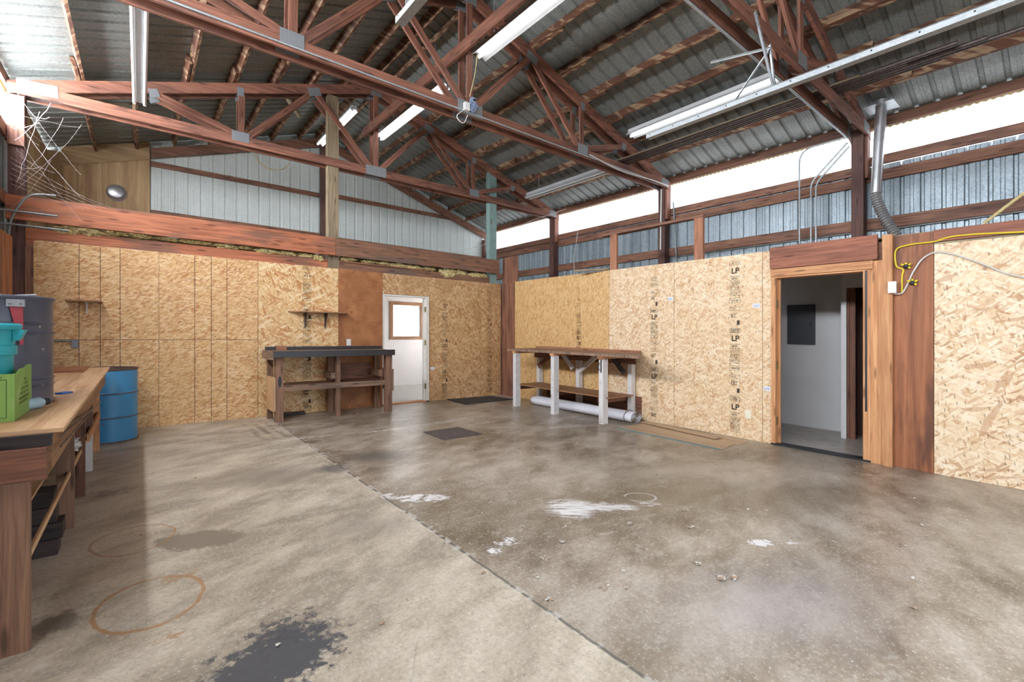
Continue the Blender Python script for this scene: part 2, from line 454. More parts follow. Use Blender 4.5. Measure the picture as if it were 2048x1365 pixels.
# ------------------------------------------------------------------ mesh builder
class MB:
    def __init__(s):
        s.v = []; s.f = []; s.u = []; s.smooth = False; s.cuts = []
    def next_mat(s):
        s.cuts.append(len(s.f)); return s
    def poly(s, pts, uvs=None):
        i = len(s.v); s.v += [tuple(p) for p in pts]; s.f.append(list(range(i, i+len(pts))))
        s.u.append(uvs if uvs else [(0, 0)]*len(pts))
    def box(s, x0, x1, y0, y1, z0, z1, g=None, top=None):
        """axis-aligned board; g = grain axis. UV in metres, u along the grain"""
        d = (abs(x1-x0), abs(y1-y0), abs(z1-z0))
        if g is None: g = d.index(max(d))
        else: g = 'xyz'.index(g)
        c = [(x, y, z) for x in (x0, x1) for y in (y0, y1) for z in (z0, z1)]
        i = len(s.v); s.v += c
        F = [(0, 1, 3, 2), (4, 6, 7, 5), (0, 4, 5, 1), (2, 3, 7, 6), (0, 2, 6, 4), (1, 5, 7, 3)]
        ax = [0, 0, 1, 1, 2, 2]
        for fi, (f, a) in enumerate(zip(F, ax)):
            s.f.append([i+q for q in f])
            oth = [q for q in (0, 1, 2) if q != a]
            if g in oth: uu = g; vv = [q for q in oth if q != g][0]
            else: uu, vv = oth
            off = .37*fi
            s.u.append([(c[q][uu], c[q][vv]+off) for q in f])
        return s
    def flat(s, plane, pos, th, u0, u1, v0, v1, vert=False):
        """sheet facing the room. plane 'y': spans x,z at y=pos; plane 'x': spans y,z at x=pos; uv = (horizontal, z)"""
        if plane == 'y': bx = (u0, u1, pos, pos+th, v0, v1)
        else: bx = (pos, pos+th, u0, u1, v0, v1)
        x0, x1, y0, y1, z0, z1 = bx
        c = [(x, y, z) for x in (x0, x1) for y in (y0, y1) for z in (z0, z1)]
        i = len(s.v); s.v += c
        for f in [(0, 1, 3, 2), (4, 6, 7, 5), (0, 4, 5, 1), (2, 3, 7, 6), (0, 2, 6, 4), (1, 5, 7, 3)]:
            s.f.append([i+q for q in f])
            uv = [((c[q][0]+c[q][1]*(1 if plane == 'x' else .3)), c[q][2]) for q in f]
            s.u.append([(b, a) for a, b in uv] if vert else uv)
        return s
    def bar(s, p0, p1, w, d, up=(0, 0, 1), c=.003):
        """straight timber from p0 to p1, w across, d along 'up', small chamfer"""
        p0 = Vector(p0); p1 = Vector(p1); t = (p1-p0); L = t.length; t.normalize()
        up = Vector(up)
        if abs(t.dot(up)) > .98: up = Vector((0, 1, 0))
        sd = t.cross(up).normalized(); up = sd.cross(t).normalized()
        a, b = w/2, d/2
        pr = [(-a+c, -b), (a-c, -b), (a, -b+c), (a, b-c), (a-c, b), (-a+c, b), (-a, b-c), (-a, -b+c)]
        i = len(s.v); o = random.random()*5
        for p in (p0, p1):
            for (q, r) in pr: s.v.append(tuple(p+sd*q+up*r))
        per = [0, w, w, w+d, w+d, 2*w+d, 2*w+d, 2*w+2*d, 2*w+2*d]
        for k in range(8):
            k2 = (k+1) % 8
            s.f.append([i+k, i+k2, i+8+k2, i+8+k])
            a0, a1 = per[k], per[k+1]+.0001
            s.u.append([(o, a0), (o, a1), (o+L, a1), (o+L, a0)])
        s.f.append([i+k for k in range(7, -1, -1)]); s.u.append([(pr[k][0]*1.+o, pr[k][1]) for k in range(7, -1, -1)])
        s.f.append([i+8+k for k in range(8)]); s.u.append([(pr[k][0]+o, pr[k][1]) for k in range(8)])
        return s
    def prism(s, poly, axis, a0, a1, vert=False):
        """polygon in the plane normal to axis, extruded from a0 to a1. axis 'y': poly=(x,z); 'x': (y,z); 'z': (x,y)"""
        def P(q, a):
            if axis == 'y': return (q[0], a, q[1])
            if axis == 'x': return (a, q[0], q[1])
            return (q[0], q[1], a)
        n = len(poly); i = len(s.v)
        s.v += [P(q, a0) for q in poly]+[P(q, a1) for q in poly]
        s.f.append(list(range(i, i+n))); s.u.append([(q[1], q[0]) if vert else tuple(q) for q in poly])
        s.f.append(list(range(i+2*n-1, i+n-1, -1))); s.u.append([(q[1], q[0]) if vert else tuple(q) for q in reversed(poly)])
        per = 0
        for k in range(n):
            k2 = (k+1) % n
            l = math.dist(poly[k], poly[k2])
            s.f.append([i+k, i+n+k, i+n+k2, i+k2]); s.u.append([(a0, per), (a1, per), (a1, per+l), (a0, per+l)]); per += l
        return s
    def tube(s, pts, r, n=10, closed=False, rs=None):
        s.smooth = True
        pts = [Vector(p) for p in pts]; m = len(pts); i = len(s.v)
        nrm = None
        for k, p in enumerate(pts):
            if closed: t = pts[(k+1) % m]-pts[k-1]
            else: t = pts[min(k+1, m-1)]-pts[max(k-1, 0)]
            t.normalize()
            if nrm is None:
                nrm = t.orthogonal().normalized()
            else:
                nrm = (nrm-t*nrm.dot(t)).normalized()
            b = t.cross(nrm)
            rr = rs[k] if rs else r
            for q in range(n):
                an = 2*PI*q/n
                s.v.append(tuple(p+nrm*(rr*math.cos(an))+b*(rr*math.sin(an))))
        for k in range(m if closed else m-1):
            k2 = (k+1) % m
            for q in range(n):
                q2 = (q+1) % n
                s.f.append([i+k*n+q, i+k*n+q2, i+k2*n+q2, i+k2*n+q])
                s.u.append([(k*.05, q*.02), (k*.05, q*.02+.02), (k*.05+.05, q*.02+.02), (k*.05+.05, q*.02)])
        if not closed:
            s.f.append([i+q for q in range(n-1, -1, -1)]); s.u.append([(0, 0)]*n)
            s.f.append([i+(m-1)*n+q for q in range(n)]); s.u.append([(0, 0)]*n)
        return s
    def lathe(s, prof, c, n=48, axis='z'):
        """profile [(r, h)], closed top and bottom where r=0"""
        s.smooth = True
        i = len(s.v); m = len(prof)
        for (r, h) in prof:
            for q in range(n):
                a = 2*PI*q/n
                if axis == 'z': p = (c[0]+r*math.cos(a), c[1]+r*math.sin(a), c[2]+h)
                elif axis == 'y': p = (c[0]+r*math.cos(a), c[1]+h, c[2]+r*math.sin(a))
                else: p = (c[0]+h, c[1]+r*math.cos(a), c[2]+r*math.sin(a))
                s.v.append(p)
        for k in range(m-1):
            for q in range(n):
                q2 = (q+1) % n
                s.f.append([i+k*n+q, i+k*n+q2, i+(k+1)*n+q2, i+(k+1)*n+q])
                s.u.append([(q/n, prof[k][1]), ((q+1)/n, prof[k][1]), ((q+1)/n, prof[k+1][1]), (q/n, prof[k+1][1])])
        return s
    def blob(s, c, rx, ry, rz, amp=.3, fr=3., seed=0, n=14, m=9):
        s.smooth = True
        i = len(s.v)
        for a in range(m+1):
            th = PI*a/m
            for b in range(n):
                ph = 2*PI*b/n
                d = Vector((math.sin(th)*math.cos(ph), math.sin(th)*math.sin(ph), math.cos(th)))
                k = 1+amp*noise.noise(d*fr+Vector((seed*3.1, seed*1.7, seed)))
                s.v.append((c[0]+d.x*rx*k, c[1]+d.y*ry*k, c[2]+d.z*rz*k))
        for a in range(m):
            for b in range(n):
                b2 = (b+1) % n
                s.f.append([i+a*n+b, i+(a+1)*n+b, i+(a+1)*n+b2, i+a*n+b2]); s.u.append([(0, 0)]*4)
        return s
    def sheet(s, fn, S, prof, q0, q1):
        """corrugated sheet: prof [(s, h)], fn(s, h, q) -> point; q0/q1 numbers or functions of s"""
        i = len(s.v)
        for (a, h) in prof:
            e0 = q0(a) if callable(q0) else q0; e1 = q1(a) if callable(q1) else q1
            s.v.append(fn(a, h, e0)); s.v.append(fn(a, h, e1))
        for k in range(len(prof)-1):
            s.f.append([i+2*k, i+2*k+1, i+2*k+3, i+2*k+2]); s.u.append([(0, 0)]*4)
        return s
    def build(s, name, mat, parent=None, org=None):
        vs = [(x, y, z+GRADE*y) for (x, y, z) in s.v]
        if parent is not None:
            o = ORG[parent.name]
        elif org is not None:
            o = (org[0], org[1], org[2]+GRADE*org[1])
        else:
            lo = [min(v[a] for v in vs) for a in range(3)]; hi = [max(v[a] for v in vs) for a in range(3)]
            o = ((lo[0]+hi[0])/2, (lo[1]+hi[1])/2, lo[2])
        me = bpy.data.meshes.new(name)
        me.from_pydata([(x-o[0], y-o[1], z-o[2]) for x, y, z in vs], [], s.f)
        uvl = me.uv_layers.new(name='UVMap')
        flat = []
        for u in s.u:
            for a in u: flat += [a[0], a[1]]
        uvl.data.foreach_set('uv', flat)
        for q in ([mat] if isinstance(mat, str) else mat): me.materials.append(MAT[q])
        if s.cuts:
            for p in me.polygons: p.material_index = sum(1 for c in s.cuts if p.index >= c)
        if s.smooth:
            me.shade_smooth(); me.set_sharp_from_angle(angle=math.radians(38))
        ob = bpy.data.objects.new(name, me); COL.objects.link(ob)
        if parent is not None: ob.parent = parent
        else: ob.location = o
        ORG[ob.name] = o
        return ob

ORG = {}
def tag(o, label, cat, group=None, kind=None):
    o['label'] = label; o['category'] = cat
    if group: o['group'] = group
    if kind: o['kind'] = kind
    return o
def thing(name, label, cat, loc, group=None):
    o = bpy.data.objects.new(name, None); COL.objects.link(o)
    o.empty_display_size = .1
    p = (loc[0], loc[1], loc[2]+GRADE*loc[1]); o.location = p; ORG[o.name] = p
    return tag(o, label, cat, group)
def struct(o, label=None, cat=None):
    o['kind'] = 'structure'
    if label: o['label'] = label
    if cat: o['category'] = cat
    return o
def part(o, label): o['label'] = label; return o
def B(*a, **k): return MB().box(*a, **k)
def bar(*a, **k): return MB().bar(*a, **k)

# ------------------------------------------------------------------ dimensions
XL, XR, XC = -1.235, 7.96, 3.33           # outer faces of the posts, ridge
YF, YG = -1.35, 11.1                       # front wall, gable wall
SL = 1/3.
def TOP(x): return 5.825-SL*abs(x-XC)      # top edge of the trusses
ROOF = .142
TR = [8.04, 4.99, 1.87]                    # front faces of the three trusses in view
BW, RW = 8.07, 6.22                        # lining of the back and of the right partition

# ------------------------------------------------------------------ shell
fl = MB()
fl.poly([(-1.4, -7, 0), (8.2, -7, 0), (8.2, 11.3, 0), (-1.4, 11.3, 0)])
struct(fl.build('floor', 'concrete', org=(0, 0, 0)), 'stained concrete slab in two pours with a saw joint', 'floor')

def profile(s0, s1, pitch, rib=.05, h=.02, bead=.003):
    out = []; a = s0
    while a < s1:
        out += [(a, 0), (a+pitch*.28, 0), (a+pitch*.30, bead), (a+pitch*.32, 0), (a+pitch*.46, 0), (a+pitch*.48, bead), (a+pitch*.50, 0),
                (a+pitch-rib, 0), (a+pitch-rib+.012, h), (a+pitch-.012, h)]
        a += pitch
    out.append((a, 0))
    return out
rp = profile(-1.5, 11.25, .2085, .06, .028)
for sg in (-1, 1):
    m = MB()
    xe = XC+sg*5.02
    def fn(a, h, q, sg=sg): return (q, a, TOP(q)+ROOF+h)
    m.sheet(fn, 0, rp, XC, xe)
    struct(m.build('ceiling', 'roof_metal'), 'corrugated metal underside of the %s roof slope' % ('right' if sg > 0 else 'left'), 'ceiling')

# siding of both long sides, translucent strip above it
for sg, x, nm in ((1, 8.012, 'right'), (-1, -1.29, 'left')):
    m = MB()
    m.sheet(lambda a, h, q, sg=sg, x=x: (x+sg*h, a, q), 0, profile(YF, 11.2, .2085), 0., 3.76)
    struct(m.build('wall_%s' % nm, 'wall_metal'), 'galvanised ribbed siding behind the %s row of posts' % nm, 'wall')
bays = [(8.16, 11.16), (5.10, 8.16), (1.98, 5.10), (-1.35, 1.98)]
wn = 0
for sg, x in ((1, 8.03), (-1, -1.31)):
    for (a, b) in bays:
        wn += 1
        m = MB(); pr = []; n = int((b-a)/.017)
        for i in range(n+1):
            pr.append((a+(b-a)*i/n, .008*math.sin(2*PI*i/4)))
        m.sheet(lambda q, h, z, sg=sg, x=x: (x+sg*h, q, z), 0, pr, 3.72, 4.41)
        w = struct(m.build('window_%d' % wn, 'fiberglass_shady_side' if sg > 0 else 'fiberglass_sunny_side'), 'translucent ribbed strip under the eave', 'window')
        m = MB(); pr = []; n = int((b-a)/.035)
        for i in range(n+1): pr.append((a+(b-a)*i/n, 4.255+(.018 if i % 2 else 0)))
        xx = x-sg*.022
        for i in range(n):
            m.poly([(xx, pr[i][0], 4.33), (xx, pr[i+1][0], 4.33), (xx, pr[i+1][0], pr[i+1][1]), (xx, pr[i][0], pr[i][1])])
        for i in range(n):
            m.poly([(xx+sg*.012, pr[i][0], 4.33), (xx+sg*.012, pr[i+1][0], 4.33), (xx+sg*.012, pr[i+1][0], pr[i+1][1]), (xx+sg*.012, pr[i][0], pr[i][1])])
        m.build('closure_strip', 'foam_closure', w)
# gable
m = MB()
m.sheet(lambda a, h, q: (a, 11.17+h, q), 0, profile(-1.3, 8.05, .2085), 0., lambda a: TOP(a)+ROOF)
struct(m.build('wall_gable', 'gable_metal'), 'white ribbed metal gable above the back partition', 'wall')
# front wall with the wide overhead door opening (behind the viewer)
m = MB()
m.box(-1.35, 1.25, YF-.1, YF, 0, 3.65); m.box(4.95, 8.1, YF-.1, YF, 0, 3.65)
m.prism([(-1.35, 3.65), (8.1, 3.65), (8.1, TOP(8.1)+.05), (XC, TOP(XC)+.05), (-1.35, TOP(-1.35)+.05)], 'y', YF-.1, YF)
struct(m.build('wall_front', 'timber_girt'), 'front wall around the open overhead door', 'wall')

# back partition framing, with the doorway
m = MB()
m.box(-1.085, 3.46, 8.083, 8.20, 0, 2.33); m.box(4.41, 6.33, 8.083, 8.20, 0, 2.33); m.box(3.46, 4.41, 8.083, 8.20, 2.06, 2.33)
struct(m.build('wall_back', 'timber_girt'), 'framed partition across the back under the first truss', 'wall')
# right partition framing with the doorway
m = MB()
m.box(6.233, 6.34, 2.49, 8.08, 0, 2.43); m.box(6.233, 6.34, -1.3, 1.44, 0, 2.40); m.box(6.233, 6.34, 1.44, 2.49, 2.12, 2.43)
struct(m.build('wall_partition', 'timber_girt'), 'framed partition along the right side', 'wall')
# decks over the closed rooms
m = B(-1.2, 7.9, 8.2, 11.05, 2.40, 2.42)
struct(m.build('ceiling', 'plywood_old'), 'plywood deck over the room behind the back partition', 'ceiling')
m = B(6.235, 7.94, -1.3, 8.2, 2.432, 2.45)
struct(m.build('ceiling', 'plywood_old'), 'plywood deck over the closed rooms on the right', 'ceiling')
# far room seen through the back door
m = MB()
m.box(2.2, 4.80, 10.76, 10.86, 0, 2.4); m.box(5.72, 7.9, 10.76, 10.86, 0, 2.4)
m.box(4.80, 5.72, 10.76, 10.86, 0, 1.16); m.box(4.80, 5.72, 10.76, 10.86, 2.10, 2.4)
struct(m.build('wall_far', 'drywall'), 'white wall of the far room with a window in it', 'wall')
m = B(2.3, 2.4, 8.21, 10.76, 0, 2.4); struct(m.build('wall_far_left', 'drywall'), 'side wall of the far room', 'wall')
m = B(2.3, 6.9, 8.201, 8.21, 0, 2.4)
m = MB(); m.box(2.4, 3.46, 8.202, 8.212, 0, 2.4); m.box(4.41, 6.9, 8.202, 8.212, 0, 2.4); m.box(3.46, 4.41, 8.202, 8.212, 2.06, 2.4)
struct(m.build('wall_far_near', 'drywall'), 'white inner face of the back partition', 'wall')
m = MB(); m.box(6.9, 7.0, 8.21, 8.8, 0, 2.4); m.box(6.9, 7.0, 10.2, 10.76, 0, 2.4); m.box(6.9, 7.0, 8.8, 10.2, 0, .9); m.box(6.9, 7.0, 8.8, 10.2, 2.15, 2.4); struct(m.build('wall_far_right', 'drywall'), 'white end wall of the far room', 'wall')
m = B(2.4, 6.9, 8.205, 10.76, .002, .008); struct(m.build('floor', 'speckle_floor'), 'pale speckled floor of the far room', 'floor')
# window of the far room
w = struct(MB().box(4.80, 4.88, 10.735, 10.80, 1.16, 2.10).box(5.64, 5.72, 10.735, 10.80, 1.16, 2.10).box(4.88, 5.64, 10.735, 10.80, 2.02, 2.10).box(4.88, 5.64, 10.735, 10.80, 1.16, 1.235)
           .build('window_9', 'shelf_wood'), 'window with a brown wooden frame in the far room', 'window')
m = MB()
for i in range(26):
    z = 1.25+i*.03
    m.poly([(4.89, 10.83, z), (5.63, 10.83, z), (5.63, 10.845, z+.031), (4.89, 10.845, z+.031)])
m.build('blind', 'blind_lit', w)
m = MB()
for i in range(3): m.box(4.89, 5.63, 10.825, 10.828, 1.92-i*.06, 1.935-i*.06)
m.build('blind_rail', 'blind_lit_warm', w)
B(4.88, 5.64, 10.81, 10.814, 1.235, 2.02).build('pane', 'window_glass', w)
w = struct(MB().box(6.88, 6.98, 8.8, 8.88, .9, 2.15).box(6.88, 6.98, 10.12, 10.2, .9, 2.15).box(6.88, 6.98, 8.88, 10.12, 2.07, 2.15).box(6.88, 6.98, 8.88, 10.12, .9, .98)
           .build('window_10', 'timber_fir'), 'added unseen window that brightens the far room', 'window')  # out of view, added so its glowing blind lights the far room walls
m = MB()
for i in range(37): m.poly([(6.95, 8.88, .98+i*.03), (6.95, 10.12, .98+i*.03), (6.962, 10.12, 1.011+i*.03), (6.962, 8.88, 1.011+i*.03)])
m.build('blind', 'blind_fill', w)
# doorway of the back partition
d = struct(MB().box(4.345, 4.405, 8.05, 8.21, 0, 2.05).box(3.462, 3.50, 8.075, 8.21, 0, 2.05).box(3.50, 4.345, 8.075, 8.21, 2.02, 2.05)
           .build('door_1', 'paint_cream'), 'white door frame of the doorway in the back partition', 'door')
B(4.315, 4.345, 8.11, 8.13, 0, 2.02).build('door_stop', 'paint_cream', d)
for z in (.25, 1.10, 1.75): B(4.335, 4.347, 8.055, 8.10, z, z+.10).build('hinge', 'brass_hinge', d)
B(3.462, 4.405, 8.05, 8.21, 0, .02).build('threshold', 'timber_fir', d)
# right doorway
d = struct(MB().box(6.205, 6.36, 2.43, 2.481, 0, 2.115).box(6.205, 6.36, 1.462, 1.53, 0, 2.115).box(6.205, 6.36, 1.53, 2.43, 2.095, 2.115)
           .build('door_2', 'timber_fir'), 'bare fir door frame of the doorway in the right partition', 'door')
B(6.28, 6.30, 2.40, 2.43, 0, 2.095).build('door_stop', 'timber_fir', d)
for z in (.25, .95, 1.72): B(6.225, 6.27, 2.424, 2.431, z, z+.10).build('hinge', 'brass_hinge', d)
B(6.203, 6.206, 1.492, 1.512, .55, 2.10).build('weatherstrip', 'black_plastic', d)
B(6.198, 6.34, 1.462, 2.481, 0, .02).build('threshold', 'black_plastic', d)
MB().box(6.185, 6.233, 1.44, 2.482, 2.115, 2.16).box(6.188, 6.233, 1.44, 2.482, 2.162, 2.205).build('head_trim', 'timber_fir', d)
MB().box(6.203, 6.233, 1.40, 1.460, 0, 2.20).box(6.203, 6.233, 1.355, 1.398, 0, 2.20).build('trimmer', 'timber_fir', d)
tag(B(6.165, 6.205, 1.395, 2.482, 2.21, 2.475).build('header_board', 'timber_header'), 'wide reddish plank nailed over the doorway to the room with the gray panel', 'board')
tag(B(6.165, 6.233, 1.268, 1.353, 0, 2.46).build('door_post', 'timber_fir'), 'full-height knotty fir post beside the doorway, next to the brown plywood', 'post')
# small room behind the right doorway
m = B(7.80, 7.812, 2.055, 8.0, 0, 2.43); struct(m.build('wall_hall', 'drywall'), 'white wall of the small room behind the right doorway', 'wall')
m = B(6.345, 7.80, 3.9, 3.96, 0, 2.43); struct(m.build('wall_hall_end', 'drywall'), 'end wall of the small room', 'wall')
m = MB(); m.box(7.371, 7.80, 2.02, 2.05, 0, 2.43); m.box(7.33, 7.37, 1.99, 2.05, 0, 2.43); m.box(7.33, 7.37, 1.0, 1.99, 2.02, 2.43); m.box(7.33, 7.37, 0.4, 1.0, 0, 2.43)
struct(m.build('wall_closet', 'drywall'), 'white partition around a dark closet in the small room', 'wall')
m = MB(); m.box(7.36, 7.52, 1.965, 1.988, 0, 2.018); m.box(7.37, 7.40, 1.90, 1.963, 0, 2.018); struct(m.build('trim_1', 'timber_brown'), 'brown boards lining the closet opening', 'trim')
m = MB(); m.box(7.75, 7.78, .6, 2.0, 0, 2.4); m.box(7.4, 7.75, .6, .64, 0, 2.4); struct(m.build('wall_closet_inner', 'timber_dark'), 'dark inside of the closet', 'wall')
m = B(6.345, 7.80, .4, 3.9, .003, .010); struct(m.build('floor', 'tile_floor'), 'tan tile floor of the small room', 'floor')
m = B(6.345, 7.4, .36, .40, 0, 2.43); struct(m.build('wall_hall_front', 'drywall'), 'front wall of the small room', 'wall')
t = thing('breaker_panel', 'dark gray electrical panel on the white wall inside the right doorway', 'electrical panel', (7.79, 2.69, 1.245))
B(7.77, 7.80, 2.50, 2.872, 1.245, 1.845).build('cabinet', 'panel_gray', t)
B(7.76, 7.77, 2.53, 2.842, 1.275, 1.815).build('door', 'panel_gray', t)
B(7.752, 7.76, 2.545, 2.56, 1.52, 1.57).build('latch', 'black_plastic', t)
tag(B(7.79, 7.80, 2.93, 3.0, .28, .39).build('outlet_plate', 'white_plastic'), 'white outlet low on the wall inside the right doorway', 'outlet')
# inner lining of the left wall
m = MB(); m.flat('x', -1.088, .010, 2.2, 7.3, 0, 2.34, True)
struct(m.build('wall_lining', 'plywood_brown'), 'brown plywood lining of the left wall behind the workbench', 'wall')

# ------------------------------------------------------------------ posts
def post(x0, x1, y0, y1, z0, z1, mat, label, scab=None):
    t = thing('timber_post', label, 'post', ((x0+x1)/2, (y0+y1)/2, z0))
    B(x0, x1, y0, y1, z0, z1, g='z').build('shaft', mat, t)
    if scab: B(*scab, g='z').build('scab_board', 'timber_red', t)
    return t
names = ['farthest', 'middle', 'nearest']
for i, y in enumerate(TR):
    x0 = 7.80 if i < 2 else 7.78
    post(x0+.015, XR, y+.048, y+.188, 0, TOP(XR)-.02, 'timber_dark',
         'dark square post carrying the %s truss on the translucent-strip side by the partition' % names[i],
         (7.83, 7.96, y+.008, y+.045, 3.58, 4.15))
post(7.82, XR, 10.98, 11.12, 0, 4.07, 'timber_dark', 'dark corner post where the white gable meets the translucent strip')
post(XL, XL+.145, TR[0]+.05, TR[0]+.19, 0, TOP(XL)-.02, 'timber_dark', 'dark post at the cobwebbed end of the farthest truss, behind the black drum',
     (XL, XL+.145, TR[0]+.008, TR[0]+.046, 3.55, 4.15))
post(XL, XL+.145, TR[1]+.05, TR[1]+.19, 0, TOP(XL)-.02, 'timber_dark', 'post of the middle truss on the left wall behind the plywood workbench')
t = post(2.495, 2.675, 8.086, 8.218, 2.335, 5.40, 'timber_gray', 'pale weathered post hung between the plies of the farthest truss, bearing the long beam')
t = post(5.90, 6.085, 8.086, 8.218, 2.335, 4.985, 'paint_aqua_wood', 'post with flaking aqua paint rising from the corner through the farthest truss')
post(3.25, 3.40, 11.0, 11.14, 2.43, 5.60, 'timber_dark', 'dark stud in the middle of the white gable behind the pale post')

# ------------------------------------------------------------------ trusses
def truss(y, ply, label, both=True):
    y0 = y+.003; y1 = y+.041; yc = (y0+y1)/2; w = .038
    t = thing('roof_truss', label, 'truss', (XC, yc, 4.16), 'doubled roof trusses')
    zc = 4.245
    # bottom chord in two lengths meeting under the king post
    bar((XL+.01, yc, zc), (XC, yc, zc), w-.003, .14).build('bottom_chord', 'timber_red', t)
    bar((XC+.002, yc, zc), (XR-.01, yc, zc), w-.003, .14).build('bottom_chord', 'timber_red', t)
    dv = .0735/math.cos(math.atan(SL))
    def tc(x): return TOP(x)-.0775
    m = MB(); m.prism([(XL, TOP(XL)), (XC, TOP(XC)), (XC, TOP(XC)-.155), (XL, TOP(XL)-.155)], 'y', y0, y1); m.build('top_chord', 'timber_red', t)
    m = MB(); m.prism([(XR, TOP(XR)), (XC+.002, TOP(XC)), (XC+.002, TOP(XC)-.155), (XR, TOP(XR)-.155)], 'y', y0, y1); m.build('top_chord', 'timber_red', t)
    d = 2.14
    webs = []
    kt = zc+.07
    def U(x): return TOP(x)-.155
    m = bar((XC, yc, kt), (XC, yc, U(XC)-.005), w-.006, .089, up=(1, 0, 0)); m.build('king_post', 'timber_red', t)
    for sg in (-1, 1):
        L = [((XC+sg*.09, kt), (XC+sg*1.03, U(XC+sg*1.03))), ((XC+sg*(d-.09), kt), (XC+sg*1.12, U(XC+sg*1.12))),
             ((XC+sg*(d-.01), kt), (XC+sg*(d-.02), U(XC+sg*d))), ((XC+sg*(d+.10), kt+.02), (XC+sg*3.16, U(XC+sg*3.16)-.005))]
        for (a, b) in L:
            aa = Vector((a[0], yc, a[1])); bb = Vector((b[0], yc, b[1]))
            bar(aa, bb, w-.005, .085, up=(1, 0, .001) if abs(a[0]-b[0]) < .05 else (0, 0, 1)).build('web', 'timber_red', t)
    # gusset plates on both faces
    def plate(x, z, wx, hz, tilt=0.):
        c, s = math.cos(tilt), math.sin(tilt)
        q = [(-wx/2, -hz/2), (wx/2, -hz/2), (wx/2, hz/2), (-wx/2, hz/2)]
        poly = [(x+c*a-s*b, z+s*a+c*b) for a, b in q]
        m = MB(); m.prism(poly, 'y', y0-.004, y0-.0005); m.prism(poly, 'y', y1+.0005, y1+.004)
        m.build('gusset_plate', 'gusset_steel', t)
    plate(XC, zc+.015, .38 if ply == 'near' else .30, .17)
    for sg in (-1, 1):
        plate(XC+sg*d, zc+.05, .23, .15)
        plate(XC+sg*1.07, U(XC+sg*1.07)+.025, .20, .13, -sg*math.atan(SL))
        plate(XC+sg*d, U(XC+sg*d)+.02, .09, .13)
        plate(XC+sg*3.18, U(XC+sg*3.18)+.0, .11, .11, -sg*math.atan(SL))
    plate(XC, U(XC)+.03, .20, .15)
    plate(XL+.26, 4.285, .36, .15, .05); plate(XR-.2, 4.255, .22, .14, -.05)
    return t
for i, y in enumerate(TR):
    truss(y, 'near', '%s reddish roof truss, ply on the side of the open floor' % names[i].capitalize())
    truss(y+.187, 'far', '%s reddish roof truss, ply on the gable side' % names[i].capitalize())
# gable rafters
for sg, nm in ((-1, 'flue vent'), (1, 'aqua post')):
    m = MB(); x1 = .16 if sg < 0 else XR
    m.prism([(x1, TOP(x1)-.0), (XC, TOP(XC)), (XC, TOP(XC)-.19), (x1, TOP(x1)-.19)], 'y', 11.05, 11.09)
    tag(m.build('gable_rafter', 'timber_girt'), 'sloping rafter on the white gable, on the side of the %s' % nm, 'rafter')
# long brace along the ridge line
tag(MB().prism([(-1.2, 4.94), (8.36, 4.94), (8.44, 5.04), (8.36, 5.10), (-1.2, 5.10)], 'x', 3.205, 3.243).build('ridge_brace', 'timber_red'),
    'long reddish plank running lengthwise through the trusses beside the king posts', 'brace')
# purlins
ORD = ['first', 'second', 'third', 'fourth', 'fifth', 'sixth', 'seventh', 'eighth', 'ninth']
def purlin(x, y0, y1, label, grp, edge=False, sg=1):
    m = MB(); h = .138
    if edge:
        m.bar((x, y0, TOP(x)+.02), (x, y1, TOP(x)+.02), .038, .16)
    else:
        m.bar((x, y0, TOP(x)+h/2+.001), (x, y1, TOP(x)+h/2+.001), .038, h-.004, up=(sg*.316, 0, .949))
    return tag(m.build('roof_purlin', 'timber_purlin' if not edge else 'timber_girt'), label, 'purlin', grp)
spans = [(8.06, 11.1, 'gable to farthest truss'), (5.01, 8.30, 'farthest to middle truss'),
         (1.90, 5.28, 'middle to nearest truss'), (-1.3, 2.2, 'in front of nearest truss')]
lap = [.30, .55, .42, .7, .35, .6, .5, .4]
for sg, nm in ((1, 'right'), (-1, 'left')):
    xs = [XC+sg*(.14+.0*i) for i in range(1)]+[XC+sg*(.53+.5675*i) for i in range(7)]
    for i, x in enumerate(xs):
        for j, (a, b, wh) in enumerate(spans):
            if sg < 0 and j == 3: continue
            off = .022 if j % 2 else -.022
            e = lap[(i+j*3) % 8]
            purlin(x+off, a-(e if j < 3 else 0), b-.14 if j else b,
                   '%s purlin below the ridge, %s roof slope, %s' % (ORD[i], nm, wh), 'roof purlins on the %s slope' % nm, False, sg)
    xe = 7.985 if sg > 0 else -1.262
    ends = [11.14, 8.12, 5.07, 1.95, YF]
    for j, (a, b, wh) in enumerate(spans):
        if sg < 0 and j == 3: continue
        m = MB().bar((xe, ends[j+1]+.004, 4.345), (xe, ends[j]-.004, 4.345), .036, .135)
        tag(m.build('eave_purlin', 'timber_girt'), 'eave plank above the translucent strip, %s wall, %s' % (nm, wh), 'purlin', 'eave planks on the %s side' % nm)
# scrap block stuck among the purlins
tag(bar((1.80, 8.33, 5.36), (2.12, 8.36, 4.98), .09, .04).build('scrap_block', 'timber_gray'), 'short pale offcut hanging beside the farthest truss under the left slope', 'board')
tag(bar((-.45, 9.2, 4.70), (-.13, 9.2, 4.79), .09, .02).build('scrap_batten', 'timber_gray'), 'small pale slat lodged under the roof above the vent', 'board')

